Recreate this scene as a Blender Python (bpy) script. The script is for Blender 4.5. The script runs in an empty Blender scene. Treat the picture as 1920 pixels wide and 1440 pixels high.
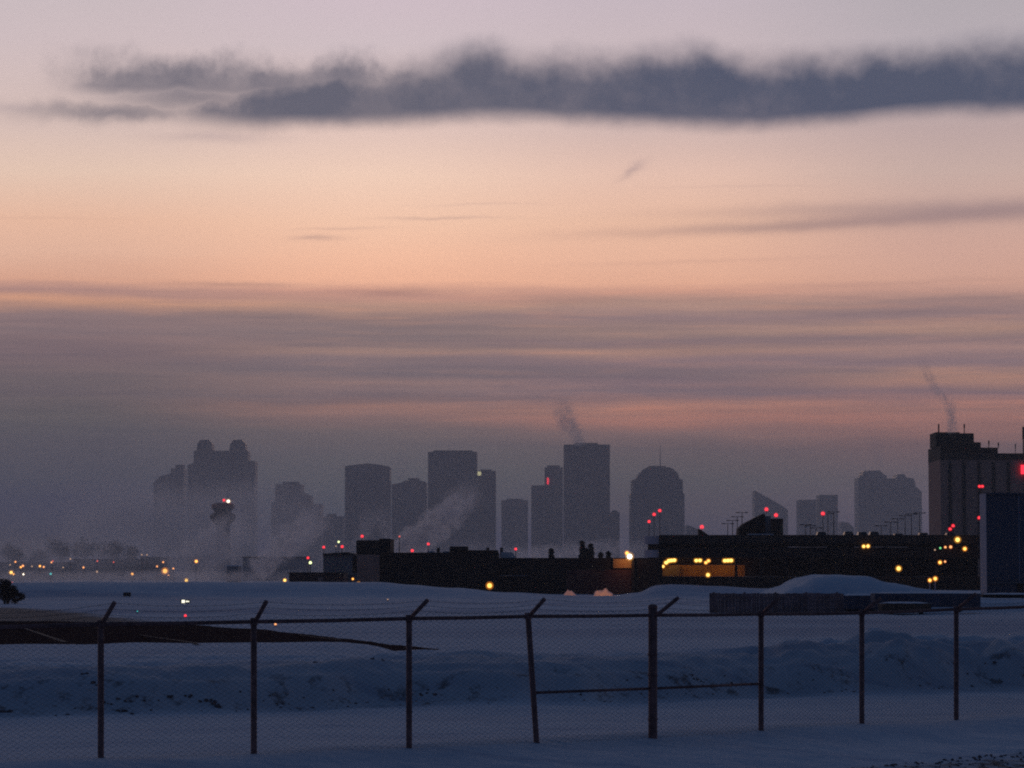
import bpy, bmesh, math, random
from mathutils import Vector, Matrix, noise as mnoise

random.seed(7)
sc = bpy.context.scene
col = sc.collection
R = math.radians

# ------------------------------------------------------------------ camera
F = 5500.0            # focal length in photo pixels (photo is 1920 x 1440)
HOR = 1085.0          # horizon row in the photo
CAMH = 2.36
PITCH = math.atan((HOR - 720.0) / F)
cam_d = bpy.data.cameras.new('camera')
cam = bpy.data.objects.new('camera', cam_d)
col.objects.link(cam)
cam.location = (0, 0, CAMH)
cam.rotation_euler = (math.pi / 2 + PITCH, 0, 0)
cam_d.sensor_width = 36
cam_d.lens = F / 1920 * 36
cam_d.clip_start = 0.5
cam_d.clip_end = 30000
sc.camera = cam

def ray(px, py):
    a, b = (px - 960) / F, (720 - py) / F
    c, s = math.cos(PITCH), math.sin(PITCH)
    return Vector((a, c - b * s, s + b * c))

def P(px, py, Y):
    """world point seen at photo pixel (px,py) at distance Y in front of the camera"""
    r = ray(px, py)
    return Vector((0, 0, CAMH)) + r * (Y / r.y)

def PX(px, Y, py=1085):
    return P(px, py, Y).x

def PZ(py, Y):
    return P(960, py, Y).z

# ------------------------------------------------------------------ node helpers
def lin(c):
    c = c / 255.0
    return c / 12.92 if c <= 0.04045 else ((c + 0.055) / 1.055) ** 2.4

def srgb(r, g, b):
    return (lin(r), lin(g), lin(b))

class NT:
    def __init__(self, tree):
        self.t = tree
    def n(self, kind, **kw):
        x = self.t.nodes.new(kind)
        for k, v in kw.items():
            setattr(x, k, v)
        return x
    def link(self, a, b):
        self.t.links.new(a, b)
    def put(self, sock, v):
        if isinstance(v, bpy.types.NodeSocket):
            self.link(v, sock)
        else:
            sock.default_value = v
    def m(self, op, a, b=None, c=None, clamp=False):
        x = self.n('ShaderNodeMath', operation=op)
        x.use_clamp = clamp
        self.put(x.inputs[0], a)
        if b is not None: self.put(x.inputs[1], b)
        if c is not None: self.put(x.inputs[2], c)
        return x.outputs[0]
    def step(self, lo, hi, v):
        x = self.n('ShaderNodeMapRange', interpolation_type='SMOOTHSTEP')
        self.put(x.inputs['Value'], v)
        self.put(x.inputs['From Min'], lo); self.put(x.inputs['From Max'], hi)
        return x.outputs['Result']
    def remap(self, v, a, b, c, d, clamp=True):
        x = self.n('ShaderNodeMapRange')
        x.clamp = clamp
        self.put(x.inputs['Value'], v)
        for i, q in zip(('From Min', 'From Max', 'To Min', 'To Max'), (a, b, c, d)):
            self.put(x.inputs[i], q)
        return x.outputs['Result']
    def mix(self, fac, a, b, blend='MIX'):
        x = self.n('ShaderNodeMix', data_type='RGBA', blend_type=blend)
        self.put(x.inputs[0], fac)
        for s, v in ((x.inputs[6], a), (x.inputs[7], b)):
            if isinstance(v, bpy.types.NodeSocket): self.link(v, s)
            else: s.default_value = (*v[:3], 1)
        return x.outputs[2]
    def xyz(self, x=0.0, y=0.0, z=0.0):
        c = self.n('ShaderNodeCombineXYZ')
        self.put(c.inputs[0], x); self.put(c.inputs[1], y); self.put(c.inputs[2], z)
        return c.outputs[0]
    def noise(self, vec, scale=1.0, detail=4, rough=0.55):
        x = self.n('ShaderNodeTexNoise')
        self.put(x.inputs['Vector'], vec)
        x.inputs['Scale'].default_value = scale
        x.inputs['Detail'].default_value = detail
        x.inputs['Roughness'].default_value = rough
        return x.outputs['Fac']
    def ramp(self, fac, stops):
        x = self.n('ShaderNodeValToRGB')
        e = x.color_ramp.elements
        while len(e) > 1: e.remove(e[-1])
        e[0].position = stops[0][0]; e[0].color = (*stops[0][1], 1)
        for p, c in stops[1:]:
            q = e.new(p); q.color = (*c, 1)
        self.put(x.inputs[0], fac)
        return x.outputs[0]
    def curve(self, fac, pts):
        """1-D lookup: pts in 0..1"""
        x = self.n('ShaderNodeFloatCurve')
        c = x.mapping.curves[0]
        c.points[0].location = pts[0]; c.points[1].location = pts[-1]
        for p in pts[1:-1]: c.points.new(*p)
        x.mapping.update()
        self.put(x.inputs['Value'], fac)
        return x.outputs[0]

# ------------------------------------------------------------------ haze constants
HAZE = 0.00013
SMOG, SMOG_TOP, SMOG_Y0, SMOG_Y1 = 0.00024, 125.0, 1250.0, 5600.0
HAZE_TOP = 215.0
HAZE_FAR = 6400.0
HAZE_L = (0.104, 0.091, 0.105)      # what a fully hazy line of sight settles to (measured)

def haze_T(V):
    el = max((1085.0 - V) / F, 1e-4)
    smog = max(0.0, min(SMOG_Y1, (SMOG_TOP - CAMH) / math.tan(el)) - SMOG_Y0)
    return math.exp(-HAZE * min(HAZE_FAR, (HAZE_TOP - CAMH) / math.tan(el)) - SMOG * smog)

# ------------------------------------------------------------------ world: dusk sky
world = bpy.data.worlds.new('World')
sc.world = world
world.use_nodes = True
wt = world.node_tree
wt.nodes.clear()
W = NT(wt)
tc = W.n('ShaderNodeTexCoord')
sep = W.n('ShaderNodeSeparateXYZ'); W.link(tc.outputs['Generated'], sep.inputs[0])
dx, dy, dz = sep.outputs
az = W.m('ARCTAN2', dx, dy)
el = W.m('ARCSINE', dz)
U0 = W.m('MULTIPLY_ADD', az, F, 960.0)       # azimuth, in 1/5500 rad
V0 = W.m('MULTIPLY_ADD', el, -F, 1085.0)     # elevation below the frame's top, same unit
uv = W.xyz(W.m('MULTIPLY', U0, 1 / 420.0), W.m('MULTIPLY', V0, 1 / 60.0))
n1 = W.noise(uv, 1.0, 5, 0.6)
uv2 = W.xyz(W.m('MULTIPLY', U0, 1 / 110.0), W.m('MULTIPLY', V0, 1 / 55.0), 3.3)
n2 = W.noise(uv2, 1.0, 6, 0.62)
uv3 = W.xyz(W.m('MULTIPLY', U0, 1 / 520.0), W.m('MULTIPLY', V0, 1 / 17.0), 7.7)
n3 = W.noise(uv3, 1.0, 4, 0.55)
n1c = W.m('SUBTRACT', n1, 0.5)
n2c = W.m('SUBTRACT', n2, 0.5)
n3c = W.m('SUBTRACT', n3, 0.5)
# streaks only low in the sky
low = W.step(380, 600, V0)
Vw = W.m('ADD', V0, W.m('MULTIPLY', n1c, W.m('MULTIPLY_ADD', low, 40.0, 10.0)))
Vw = W.m('ADD', Vw, W.m('MULTIPLY', n3c, W.m('MULTIPLY', low, 16.0)))

ROWS = [0, 90, 250, 330, 420, 480, 530, 553, 572, 595, 625, 642, 660, 680, 700, 718, 740, 765, 785, 810, 840, 900, 960, 1030, 1085]
C0 = [(200, 186, 190), (205, 188, 190), (214, 190, 182), (226, 196, 178), (228, 184, 160), (222, 178, 156), (212, 162, 140), (172, 135, 128), (196, 148, 126), (138, 117, 118), (130, 112, 115), (124, 107, 111), (120, 104, 109), (115, 101, 106), (112, 100, 104), (108, 98, 102), (104, 95, 100), (100, 93, 97), (96, 91, 95), (92, 88, 94), (90, 86, 93), (86, 83, 91), (82, 80, 90), (70, 71, 84), (66, 66, 84)]
C1 = [(205, 188, 196), (206, 190, 194), (224, 196, 186), (238, 204, 184), (240, 196, 170), (240, 188, 160), (236, 180, 152), (190, 145, 132), (182, 144, 129), (142, 120, 118), (130, 114, 116), (132, 114, 115), (150, 124, 118), (122, 108, 113), (120, 107, 112), (136, 114, 113), (120, 105, 109), (138, 110, 106), (128, 106, 105), (106, 97, 100), (98, 93, 98), (92, 90, 95), (88, 86, 93), (84, 80, 92), (76, 74, 88)]
C2 = [(196, 182, 190), (200, 184, 188), (208, 182, 176), (226, 190, 174), (230, 186, 162), (228, 180, 156), (222, 170, 146), (196, 150, 134), (170, 138, 128), (142, 120, 122), (152, 126, 120), (132, 113, 117), (156, 126, 118), (130, 111, 116), (124, 108, 113), (126, 108, 114), (120, 105, 112), (160, 120, 111), (160, 116, 107), (124, 103, 103), (102, 93, 97), (94, 90, 94), (92, 86, 92), (84, 80, 90), (78, 76, 88)]
C3 = [(178, 170, 176), (182, 172, 178), (188, 166, 164), (198, 172, 164), (202, 166, 154), (205, 164, 150), (204, 160, 144), (188, 147, 135), (152, 125, 122), (140, 118, 120), (160, 130, 121), (138, 116, 118), (148, 122, 120), (126, 109, 116), (152, 122, 115), (160, 124, 114), (126, 106, 112), (148, 113, 108), (148, 111, 106), (134, 104, 102), (112, 95, 98), (100, 92, 97), (98, 90, 98), (90, 84, 94), (84, 80, 92)]

def comp(c, V):
    """radiance the sky needs so that, seen through the haze, it reads as c"""
    T = haze_T(V)
    return tuple(max((lin(v) - l * (1 - T)) / T, 0.004) for v, l in zip(c, HAZE_L))

t = W.remap(Vw, 0, 1085, 0, 1)
cols = [W.ramp(t, [(V / 1085.0, comp(c, V)) for V, c in zip(ROWS, C)]) for C in (C0, C1, C2, C3)]
UC = [150, 700, 1250, 1800]
sky = cols[0]
for i in range(3):
    sky = W.mix(W.step(UC[i], UC[i + 1], W.m('MULTIPLY_ADD', n1c, 160.0, U0)), sky, cols[i + 1])
# fine streak contrast
band = W.m('MULTIPLY', W.step(520, 590, V0), W.m('SUBTRACT', 1.0, W.step(760, 900, V0)))
gain = W.m('MULTIPLY_ADD', W.m('MULTIPLY', n3c, band), 0.75, 1.0)
g = W.xyz(gain, W.m('MULTIPLY_ADD', W.m('MULTIPLY', n3c, band), 0.55, 1.0), W.m('MULTIPLY_ADD', W.m('MULTIPLY', n3c, band), 0.35, 1.0))
sky = W.mix(1.0, sky, g, 'MULTIPLY')

uv4 = W.xyz(W.m('MULTIPLY', U0, 1 / 280.0), W.m('MULTIPLY', V0, 1 / 15.0), 17.0)
n4 = W.noise(uv4, 1.0, 5, 0.6)
gapm = W.m('MULTIPLY', W.m('MULTIPLY', W.step(.50, .68, n4), band), W.step(60, 700, U0))
sky = W.mix(W.m('MULTIPLY', gapm, .34), sky, W.mix(1.0, sky, (1.55, 1.28, 1.05), 'MULTIPLY'))
dk = W.m('MULTIPLY', W.m('SUBTRACT', 1.0, W.step(.32, .48, n4)), W.step(500, 560, V0))
sky = W.mix(W.m('MULTIPLY', W.m('MULTIPLY', dk, W.m('SUBTRACT', 1.0, W.step(760, 880, V0))), .24), sky, W.mix(1.0, sky, (.66, .70, .80), 'MULTIPLY'))

# small wisps: (u, v, half length, half thickness, slope, amount)
WISPS = [(1480, 428, 330, 11, -0.035, .52), (1860, 406, 340, 20, -0.02, .58), (1500, 398, 260, 12, -0.02, .26),
         (590, 448, 46, 5, 0.0, .4), (640, 430, 85, 3, -0.02, .22), (830, 411, 115, 3, 0.0, .3), (900, 384, 110, 2.5, -0.02, .15),
         (1186, 321, 24, 9, -0.55, .4), (1390, 353, 160, 2.5, 0.0, .1), (1300, 492, 220, 4, -0.02, .12),
         (750, 548, 95, 8, 0.0, .35), (420, 536, 120, 4, 0.0, .28), (400, 263, 110, 11, 0.0, .28), (1060, 565, 120, 9, 0.0, .22),
         (1700, 535, 230, 6, -0.03, .14), (60, 418, 160, 3, 0.0, .08), (30, 214, 60, 9, 0.0, .18)]
Uw = W.m('MULTIPLY_ADD', n2c, 50.0, U0)
Vn = W.m('MULTIPLY_ADD', n2c, 16.0, V0)
keep = None
for u, v, a, b, s, k in WISPS:
    du = W.m('SUBTRACT', Uw, float(u))
    vv = W.m('SUBTRACT', W.m('SUBTRACT', Vn, float(v)), W.m('MULTIPLY', du, s))
    q = W.m('ADD', W.m('POWER', W.m('MULTIPLY', du, 1.0 / a), 2.0), W.m('POWER', W.m('MULTIPLY', vv, 1.0 / b), 2.0))
    e = W.m('SUBTRACT', 1.0, W.m('MULTIPLY', W.m('EXPONENT', W.m('MULTIPLY', q, -1.0)), k))
    keep = e if keep is None else W.m('MULTIPLY', keep, e)
wisp = W.m('SUBTRACT', 1.0, keep)
sky = W.mix(wisp, sky, W.mix(1.0, sky, (0.36, 0.40, 0.55), 'MULTIPLY'))

# the long dark cloud bank
def edge(pts):
    c = W.curve(W.remap(U0, 0, 2100, 0, 1), [(u / 2100.0, v / 300.0) for u, v in pts])
    return W.m('MULTIPLY', c, 300.0)
top = edge([(0, 212), (180, 208), (260, 200), (330, 184), (420, 164), (500, 148), (600, 138), (700, 127), (800, 116), (850, 100), (905, 86), (955, 102), (1000, 112), (1060, 106), (1120, 116), (1170, 108), (1220, 98), (1310, 92), (1360, 112), (1450, 120), (1550, 115), (1700, 108), (1800, 103), (1920, 98), (2100, 96)])
bot = edge([(0, 226), (250, 232), (400, 238), (500, 240), (640, 236), (760, 230), (880, 222), (960, 221), (1050, 227), (1150, 231), (1250, 234), (1350, 239), (1450, 241), (1550, 235), (1650, 226), (1750, 222), (1920, 222), (2100, 225)])
nb = W.noise(W.xyz(W.m('MULTIPLY', U0, 1 / 75.0), W.m('MULTIPLY', V0, 1 / 80.0), 11.3), 1.0, 7, 0.6)
nbc = W.m('SUBTRACT', nb, 0.5)
nd = W.noise(W.xyz(W.m('MULTIPLY', U0, 1 / 190.0), W.m('MULTIPLY', V0, 1 / 110.0), 5.1), 1.0, 3, 0.5)
ndc = W.m('SUBTRACT', nd, 0.5)
Vc = W.m('ADD', W.m('MULTIPLY_ADD', nbc, 46.0, V0), W.m('MULTIPLY', ndc, 34.0))
up = W.step(W.m('SUBTRACT', top, 30.0), W.m('ADD', top, 58.0), W.m('ADD', Vc, 8.0))
dn = W.m('SUBTRACT', 1.0, W.step(W.m('SUBTRACT', bot, 24.0), W.m('ADD', bot, 22.0), W.m('MULTIPLY_ADD', nbc, 26.0, V0)))
lf = W.step(190, 480, W.m('MULTIPLY_ADD', nbc, 220.0, U0))
bank = W.m('MULTIPLY', W.m('MULTIPLY', up, dn), lf)
bank = W.m('MULTIPLY', bank, W.m('MULTIPLY_ADD', W.m('ADD', nbc, ndc), 0.28, 0.98), clamp=True)
# thin veil over the left half of the bank
Vv = W.m('ADD', W.m('MULTIPLY_ADD', nbc, 80.0, V0), W.m('MULTIPLY', ndc, 50.0))
veil = W.m('MULTIPLY', W.step(88, 150, Vv), W.m('SUBTRACT', 1.0, W.step(168, 206, W.m('MULTIPLY_ADD', nbc, 40.0, V0))))
Uv = W.m('MULTIPLY_ADD', nbc, 120.0, U0)
veil = W.m('MULTIPLY', veil, W.m('MULTIPLY', W.step(70, 210, Uv), W.m('SUBTRACT', 1.0, W.step(760, 1050, Uv))))
veil = W.m('MULTIPLY', veil, W.m('MULTIPLY_ADD', nbc, .5, .80))
bank = W.m('MAXIMUM', bank, veil)
Uq = W.m('MULTIPLY_ADD', nbc, 90.0, U0)
Vq = W.m('MULTIPLY_ADD', nbc, 46.0, V0)
for u, v, a, b, s, k in [(215, 219, 170, 18, 0.0, .72), (100, 221, 60, 12, 0.0, .4), (150, 112, 34, 18, 0.3, .2), (360, 190, 170, 30, 0.0, .74)]:
    du = W.m('SUBTRACT', Uq, float(u)); vv = W.m('SUBTRACT', Vq, float(v))
    q = W.m('ADD', W.m('POWER', W.m('MULTIPLY', du, 1.0 / a), 2.0), W.m('POWER', W.m('MULTIPLY', vv, 1.0 / b), 2.0))
    bank = W.m('MAXIMUM', bank, W.m('MULTIPLY', W.m('EXPONENT', W.m('MULTIPLY', q, -1.0)), k))
cloud_a = comp((95, 96, 111), 180)
cloud_b = comp((76, 83, 104), 180)
core = W.mix(W.m('ADD', W.step(500, 1500, U0), W.m('MULTIPLY', n1c, 0.7), clamp=True), cloud_a, cloud_b)
bank = W.m('MULTIPLY', bank, 0.97)
sky = W.mix(bank, sky, core)

# above the frame the glow dies into deep blue; behind the camera it is dusk-dark
ZEN = (0.0195, 0.039, 0.090)
BACK = (0.020, 0.026, 0.050)
hi = W.step(R(11.0), R(26.0), el)
sky = W.mix(hi, sky, ZEN)
side = W.step(R(28), R(95), W.m('ABSOLUTE', az))
sky = W.mix(side, sky, W.mix(W.step(R(4), R(40), el), BACK, ZEN))
sky = W.mix(W.step(0.0, 0.02, W.m('MULTIPLY', dz, -1.0)), sky, (0.02, 0.025, 0.04))
# the Sky Texture with the sun under the horizon gives the faint twilight blue on top
nis = W.n('ShaderNodeTexSky', sky_type='NISHITA')
nis.sun_disc = False
nis.sun_elevation = R(0.5)
nis.sun_rotation = R(0.0)
sky = W.mix(0.0015, sky, nis.outputs[0], 'ADD')
bg = W.n('ShaderNodeBackground'); W.link(sky, bg.inputs[0]); bg.inputs[1].default_value = 1.0
wo = W.n('ShaderNodeOutputWorld'); W.link(bg.outputs[0], wo.inputs[0])
world.cycles.sampling_method = 'MANUAL'
world.cycles.sample_map_resolution = 1024

# the sun sits just behind the skyline: a very weak, broad, warm glow
sl = bpy.data.lights.new('sun', 'SUN'); sl.energy = 0.02; sl.angle = R(12); sl.color = (1, .72, .5)
sun = bpy.data.objects.new('sun', sl); col.objects.link(sun)
sun.rotation_euler = (R(90 - 3), 0, R(180))

sc.view_settings.view_transform = 'Standard'
sc.view_settings.look = 'None'
sc.view_settings.exposure = 0
sc.view_settings.gamma = 1
sc.view_settings.use_curve_mapping = False

# ------------------------------------------------------------------ materials
def base_mat(name):
    m = bpy.data.materials.new(name); m.use_nodes = True
    T = NT(m.node_tree)
    b = m.node_tree.nodes['Principled BSDF']
    return m, T, b

def mat(name, c, rough=0.8, var=0.25, scale=2.0, metal=0.0, bump=0.0):
    m, T, b = base_mat(name)
    tcn = T.n('ShaderNodeTexCoord')
    f = T.noise(tcn.outputs['Object'], scale, 6, 0.6)
    lo = tuple(x * (1 - var) for x in c); hi_ = tuple(min(1, x * (1 + var)) for x in c)
    T.link(T.mix(T.remap(f, .3, .7, 0, 1), lo, hi_), b.inputs['Base Color'])
    b.inputs['Roughness'].default_value = rough
    b.inputs['Metallic'].default_value = metal
    b.inputs['Specular IOR Level'].default_value = 0.25
    if bump:
        bn = T.n('ShaderNodeBump'); bn.inputs['Strength'].default_value = bump
        T.link(f, bn.inputs['Height']); T.link(bn.outputs[0], b.inputs['Normal'])
    return m

def glow(name, c, s):
    m = bpy.data.materials.new(name); m.use_nodes = True
    m.node_tree.nodes.clear()
    T = NT(m.node_tree)
    e = T.n('ShaderNodeEmission'); e.inputs[0].default_value = (*c, 1); e.inputs[1].default_value = s
    o = T.n('ShaderNodeOutputMaterial'); T.link(e.outputs[0], o.inputs[0])
    m.cycles.emission_sampling = 'NONE'
    return m

def facade(name, wall, glass, bw=3.0, bh=3.4):
    """a tower wall: rows of window bays between piers and spandrels"""
    m, T, b = base_mat(name)
    tcn = T.n('ShaderNodeTexCoord')
    s = T.n('ShaderNodeSeparateXYZ'); T.link(tcn.outputs['Object'], s.inputs[0])
    h = T.m('ADD', s.outputs[0], s.outputs[1])
    fx = T.m('FRACT', T.m('MULTIPLY', h, 1 / bw)); fz = T.m('FRACT', T.m('MULTIPLY', s.outputs[2], 1 / bh))
    win = T.m('MULTIPLY', T.m('GREATER_THAN', fx, 0.3), T.m('GREATER_THAN', fz, 0.42))
    f = T.noise(T.xyz(T.m('MULTIPLY', h, .02), 0.0, T.m('MULTIPLY', s.outputs[2], .12)), 1.0, 4, 0.6)
    wc = T.mix(T.remap(f, .3, .7, 0, 1), tuple(x * .55 for x in wall), tuple(x * 1.5 for x in wall))
    T.link(T.mix(win, wc, glass), b.inputs['Base Color'])
    T.link(T.remap(win, 0, 1, .85, .25), b.inputs['Roughness'])
    b.inputs['Specular IOR Level'].default_value = 0.3
    return m

M = {}
M['post'] = mat('weathered_steel', (.26, .15, .14), .7, .4, 9, .2, .2)
M['wire'] = mat('galvanised_wire', (.07, .06, .06), .6, .3, 20, .4)
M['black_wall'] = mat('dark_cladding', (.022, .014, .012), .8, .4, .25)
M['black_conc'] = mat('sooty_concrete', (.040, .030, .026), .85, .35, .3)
M['conc'] = mat('grey_concrete', (.23, .20, .20), .85, .2, .4)
M['brown_wall'] = mat('brown_brick', (.40, .23, .18), .9, .25, .6)
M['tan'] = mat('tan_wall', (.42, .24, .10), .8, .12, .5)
M['pale'] = mat('pale_metal_siding', (.26, .25, .26), .7, .2, .4)
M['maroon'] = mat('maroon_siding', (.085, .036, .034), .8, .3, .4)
M['blue_wall'] = mat('blue_metal_siding', (.062, .082, .125), .75, .12, .12)
M['lit_side_trim'] = mat('pale_lit_side_and_trim', (.36, .37, .46), .7, .1, .3)  # plain trim tone, and the blue building's side with skylight painted in
M['metal'] = mat('dark_metal', (.06, .055, .06), .6, .3, 3, .3)
M['roof'] = mat('roofing_felt', (.04, .04, .045), .9, .3, .4)
M['twig'] = mat('bare_twigs', (.085, .058, .052), .9, .4, 3)
M['needle'] = mat('spruce_needles', (.022, .026, .022), .9, .5, 3)
M['bark'] = mat('bark', (.05, .04, .035), .95, .4, 6, 0, .4)
M['roofsnow'] = mat('roof_snow', (.74, .76, .80), .8, .06, 1.5)
M['board'] = mat('weathered_boards', (.24, .15, .15), .9, .45, 1.2)
M['carpaint'] = mat('dark_car_paint', (.05, .05, .06), .4, .2, 1)
M['rubber'] = mat('tyre_rubber', (.02, .02, .02), .9, .2, 5)
M['glass'] = mat('dark_glass', (.02, .025, .03), .15, .2, 1)
M['red_cab'] = mat('red_painted_roof', (.32, .05, .04), .7, .2, 1)
M['grey_trailer'] = mat('grey_trailer_siding', (.10, .10, .14), .8, .3, .8)
M['brown_dirt'] = mat('brown_earth_bank', (.11, .075, .055), .95, .35, 1.3)
M['yellow_l'] = glow('sodium_yellow', (1.0, .62, .15), 2.2)
M['orange_l'] = glow('sodium_orange', (1.0, .46, .10), 2.3)
M['amber_l'] = glow('amber', (1.0, .42, .16), 1.6)
M['dim_l'] = glow('dim_warm', (1.0, .62, .42), .55)
M['white_l'] = glow('cool_white', (1.0, .95, .78), 3.0)
M['red_l'] = glow('red_obstruction', (1.0, .035, .05), 2.4)
M['dimred_l'] = glow('dim_red', (1.0, .18, .16), .8)
M['green_l'] = glow('green', (.25, 1.0, .35), .9)
M['cyan_l'] = glow('cyan', (.10, .75, .75), 1.2)
M['lime_l'] = glow('lime_white', (.85, 1.0, .45), 2.0)
M['sign_l'] = glow('sign_white', (1.0, .98, .80), 1.3)
M['win_l'] = glow('lit_window', (1.0, .92, .50), .75)
M['redsign_l'] = glow('red_sign', (1.0, .03, .06), 1.6)

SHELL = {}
def halo(src, c, e):  # lamp glow halo imitated by an added see-through emissive shell
    m = bpy.data.materials.new('halo_' + src); m.use_nodes = True; m.node_tree.nodes.clear()
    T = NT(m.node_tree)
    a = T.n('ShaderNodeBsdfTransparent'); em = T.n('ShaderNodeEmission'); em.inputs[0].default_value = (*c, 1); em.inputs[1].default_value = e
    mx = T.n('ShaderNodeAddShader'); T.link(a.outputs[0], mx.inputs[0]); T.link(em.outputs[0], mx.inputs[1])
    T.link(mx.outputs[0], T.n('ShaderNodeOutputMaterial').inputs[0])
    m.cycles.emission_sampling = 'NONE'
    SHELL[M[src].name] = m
halo('yellow_l', (1.0, .40, .04), .16)
halo('orange_l', (1.0, .32, .03), .16)
halo('amber_l', (1.0, .22, .05), .05)
halo('white_l', (1.0, .50, .12), .14)
halo('red_l', (1.0, .02, .04), .15)
T_A = facade('tower_wall_grey', (.10, .09, .10), (.06, .06, .07))
T_B = facade('tower_wall_blue', (.075, .075, .09), (.045, .05, .065), 2.4, 3.6)
T_C = facade('tower_wall_brown', (.11, .085, .085), (.06, .055, .06), 3.4, 3.2)

# ------------------------------------------------------------------ mesh helpers
def link_mesh(name, bm, m, parent=None, smooth=False):
    me = bpy.data.meshes.new(name)
    bm.to_mesh(me); bm.free()
    for x in (m if isinstance(m, (list, tuple)) else [m]):
        me.materials.append(x)
    if smooth:
        for p in me.polygons: p.use_smooth = True
    o = bpy.data.objects.new(name, me)
    col.objects.link(o)
    if parent is not None:
        o.parent = parent
    return o

def tag(o, label=None, cat=None, group=None, kind=None):
    if label: o['label'] = label
    if cat: o['category'] = cat
    if group: o['group'] = group
    if kind: o['kind'] = kind
    return o

def thing(name, loc, label, cat, group=None, rz=0.0):
    o = bpy.data.objects.new(name, None)
    o.empty_display_size = 0.5
    o.location = loc; o.rotation_euler.z = rz
    col.objects.link(o)
    return tag(o, label, cat, group)

def box(bm, x0, x1, y0, y1, z0, z1, mi=0):
    vs = [bm.verts.new(p) for p in ((x0,y0,z0),(x1,y0,z0),(x1,y1,z0),(x0,y1,z0),(x0,y0,z1),(x1,y0,z1),(x1,y1,z1),(x0,y1,z1))]
    for f in ((0,1,2,3)[::-1], (4,5,6,7), (0,1,5,4), (1,2,6,5), (2,3,7,6), (3,0,4,7)):
        q = bm.faces.new([vs[i] for i in f]); q.material_index = mi
    return vs

def prism(bm, pts, y0, y1):
    """outline in (x,z), extruded from y0 to y1"""
    a = [bm.verts.new((x, y0, z)) for x, z in pts]
    b = [bm.verts.new((x, y1, z)) for x, z in pts]
    n = len(pts)
    bm.faces.new(a); bm.faces.new(b[::-1])
    for i in range(n):
        bm.faces.new([a[i], b[i], b[(i + 1) % n], a[(i + 1) % n]])

def tube(bm, pts, rad, seg=8, caps=True):
    """tube through pts; rad a number or a list"""
    pts = [Vector(p) for p in pts]
    rads = rad if isinstance(rad, (list, tuple)) else [rad] * len(pts)
    rings = []
    for i, p in enumerate(pts):
        d = (pts[min(i + 1, len(pts) - 1)] - pts[max(i - 1, 0)]).normalized()
        a = d.orthogonal() if abs(d.z) > .9 else d.cross(Vector((0, 0, 1)))
        if abs(d.z) > .9: a = Vector((1, 0, 0)) - d * d.x
        a.normalize(); b = d.cross(a)
        rings.append([bm.verts.new(p + (a * math.cos(2 * math.pi * k / seg) + b * math.sin(2 * math.pi * k / seg)) * rads[i]) for k in range(seg)])
    for i in range(len(rings) - 1):
        for k in range(seg):
            bm.faces.new([rings[i][k], rings[i][(k + 1) % seg], rings[i + 1][(k + 1) % seg], rings[i + 1][k]])
    if caps:
        bm.faces.new(rings[0][::-1]); bm.faces.new(rings[-1])

def ball(bm, c, r, sx=1, sz=1, u=12, v=8):
    bmesh.ops.create_uvsphere(bm, u_segments=u, v_segments=v, radius=r, matrix=Matrix.Translation(c) @ Matrix.Diagonal((sx, sx, sz, 1)))

def lathe(bm, prof, seg=16, c=(0, 0, 0)):
    """prof: (radius, z)"""
    rings = [[bm.verts.new((c[0] + r * math.cos(2*math.pi*k/seg), c[1] + r * math.sin(2*math.pi*k/seg), c[2] + z)) for k in range(seg)] for r, z in prof]
    for i in range(len(rings) - 1):
        for k in range(seg):
            bm.faces.new([rings[i][k], rings[i][(k+1) % seg], rings[i+1][(k+1) % seg], rings[i+1][k]])
    bm.faces.new(rings[0][::-1]); bm.faces.new(rings[-1])

BM = bmesh.new

# ------------------------------------------------------------------ terrain
def interp(x, pts):
    if x <= pts[0][0]: return pts[0][1]
    for (a, p), (b, q) in zip(pts, pts[1:]):
        if x <= b:
            t = (x - a) / (b - a); t = t * t * (3 - 2 * t)
            return p + (q - p) * t
    return pts[-1][1]

def sm(a, b, x):
    t = min(1, max(0, (x - a) / (b - a))); return t * t * (3 - 2 * t)

TOE = [(-14, 48.5), (-8.7, 50), (-1, 54.5), (6, 59), (11, 62), (16, 65)]
CREST = [(-14, 1.12), (-7, 1.08), (-4, 1.02), (-1.2, .90), (1, .80), (5, .84), (8, .98), (12, .92)]
RIDGE = [(-120, 1.75), (-31, 1.9), (-16, 1.86), (-12, 1.6), (-7, 1.2), (0, .62), (5.6, .12), (12.5, .02), (14.8, .55), (17.2, 1.55), (19, 1.68), (24, 1.45), (30, 1.2), (60, .8)]

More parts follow.
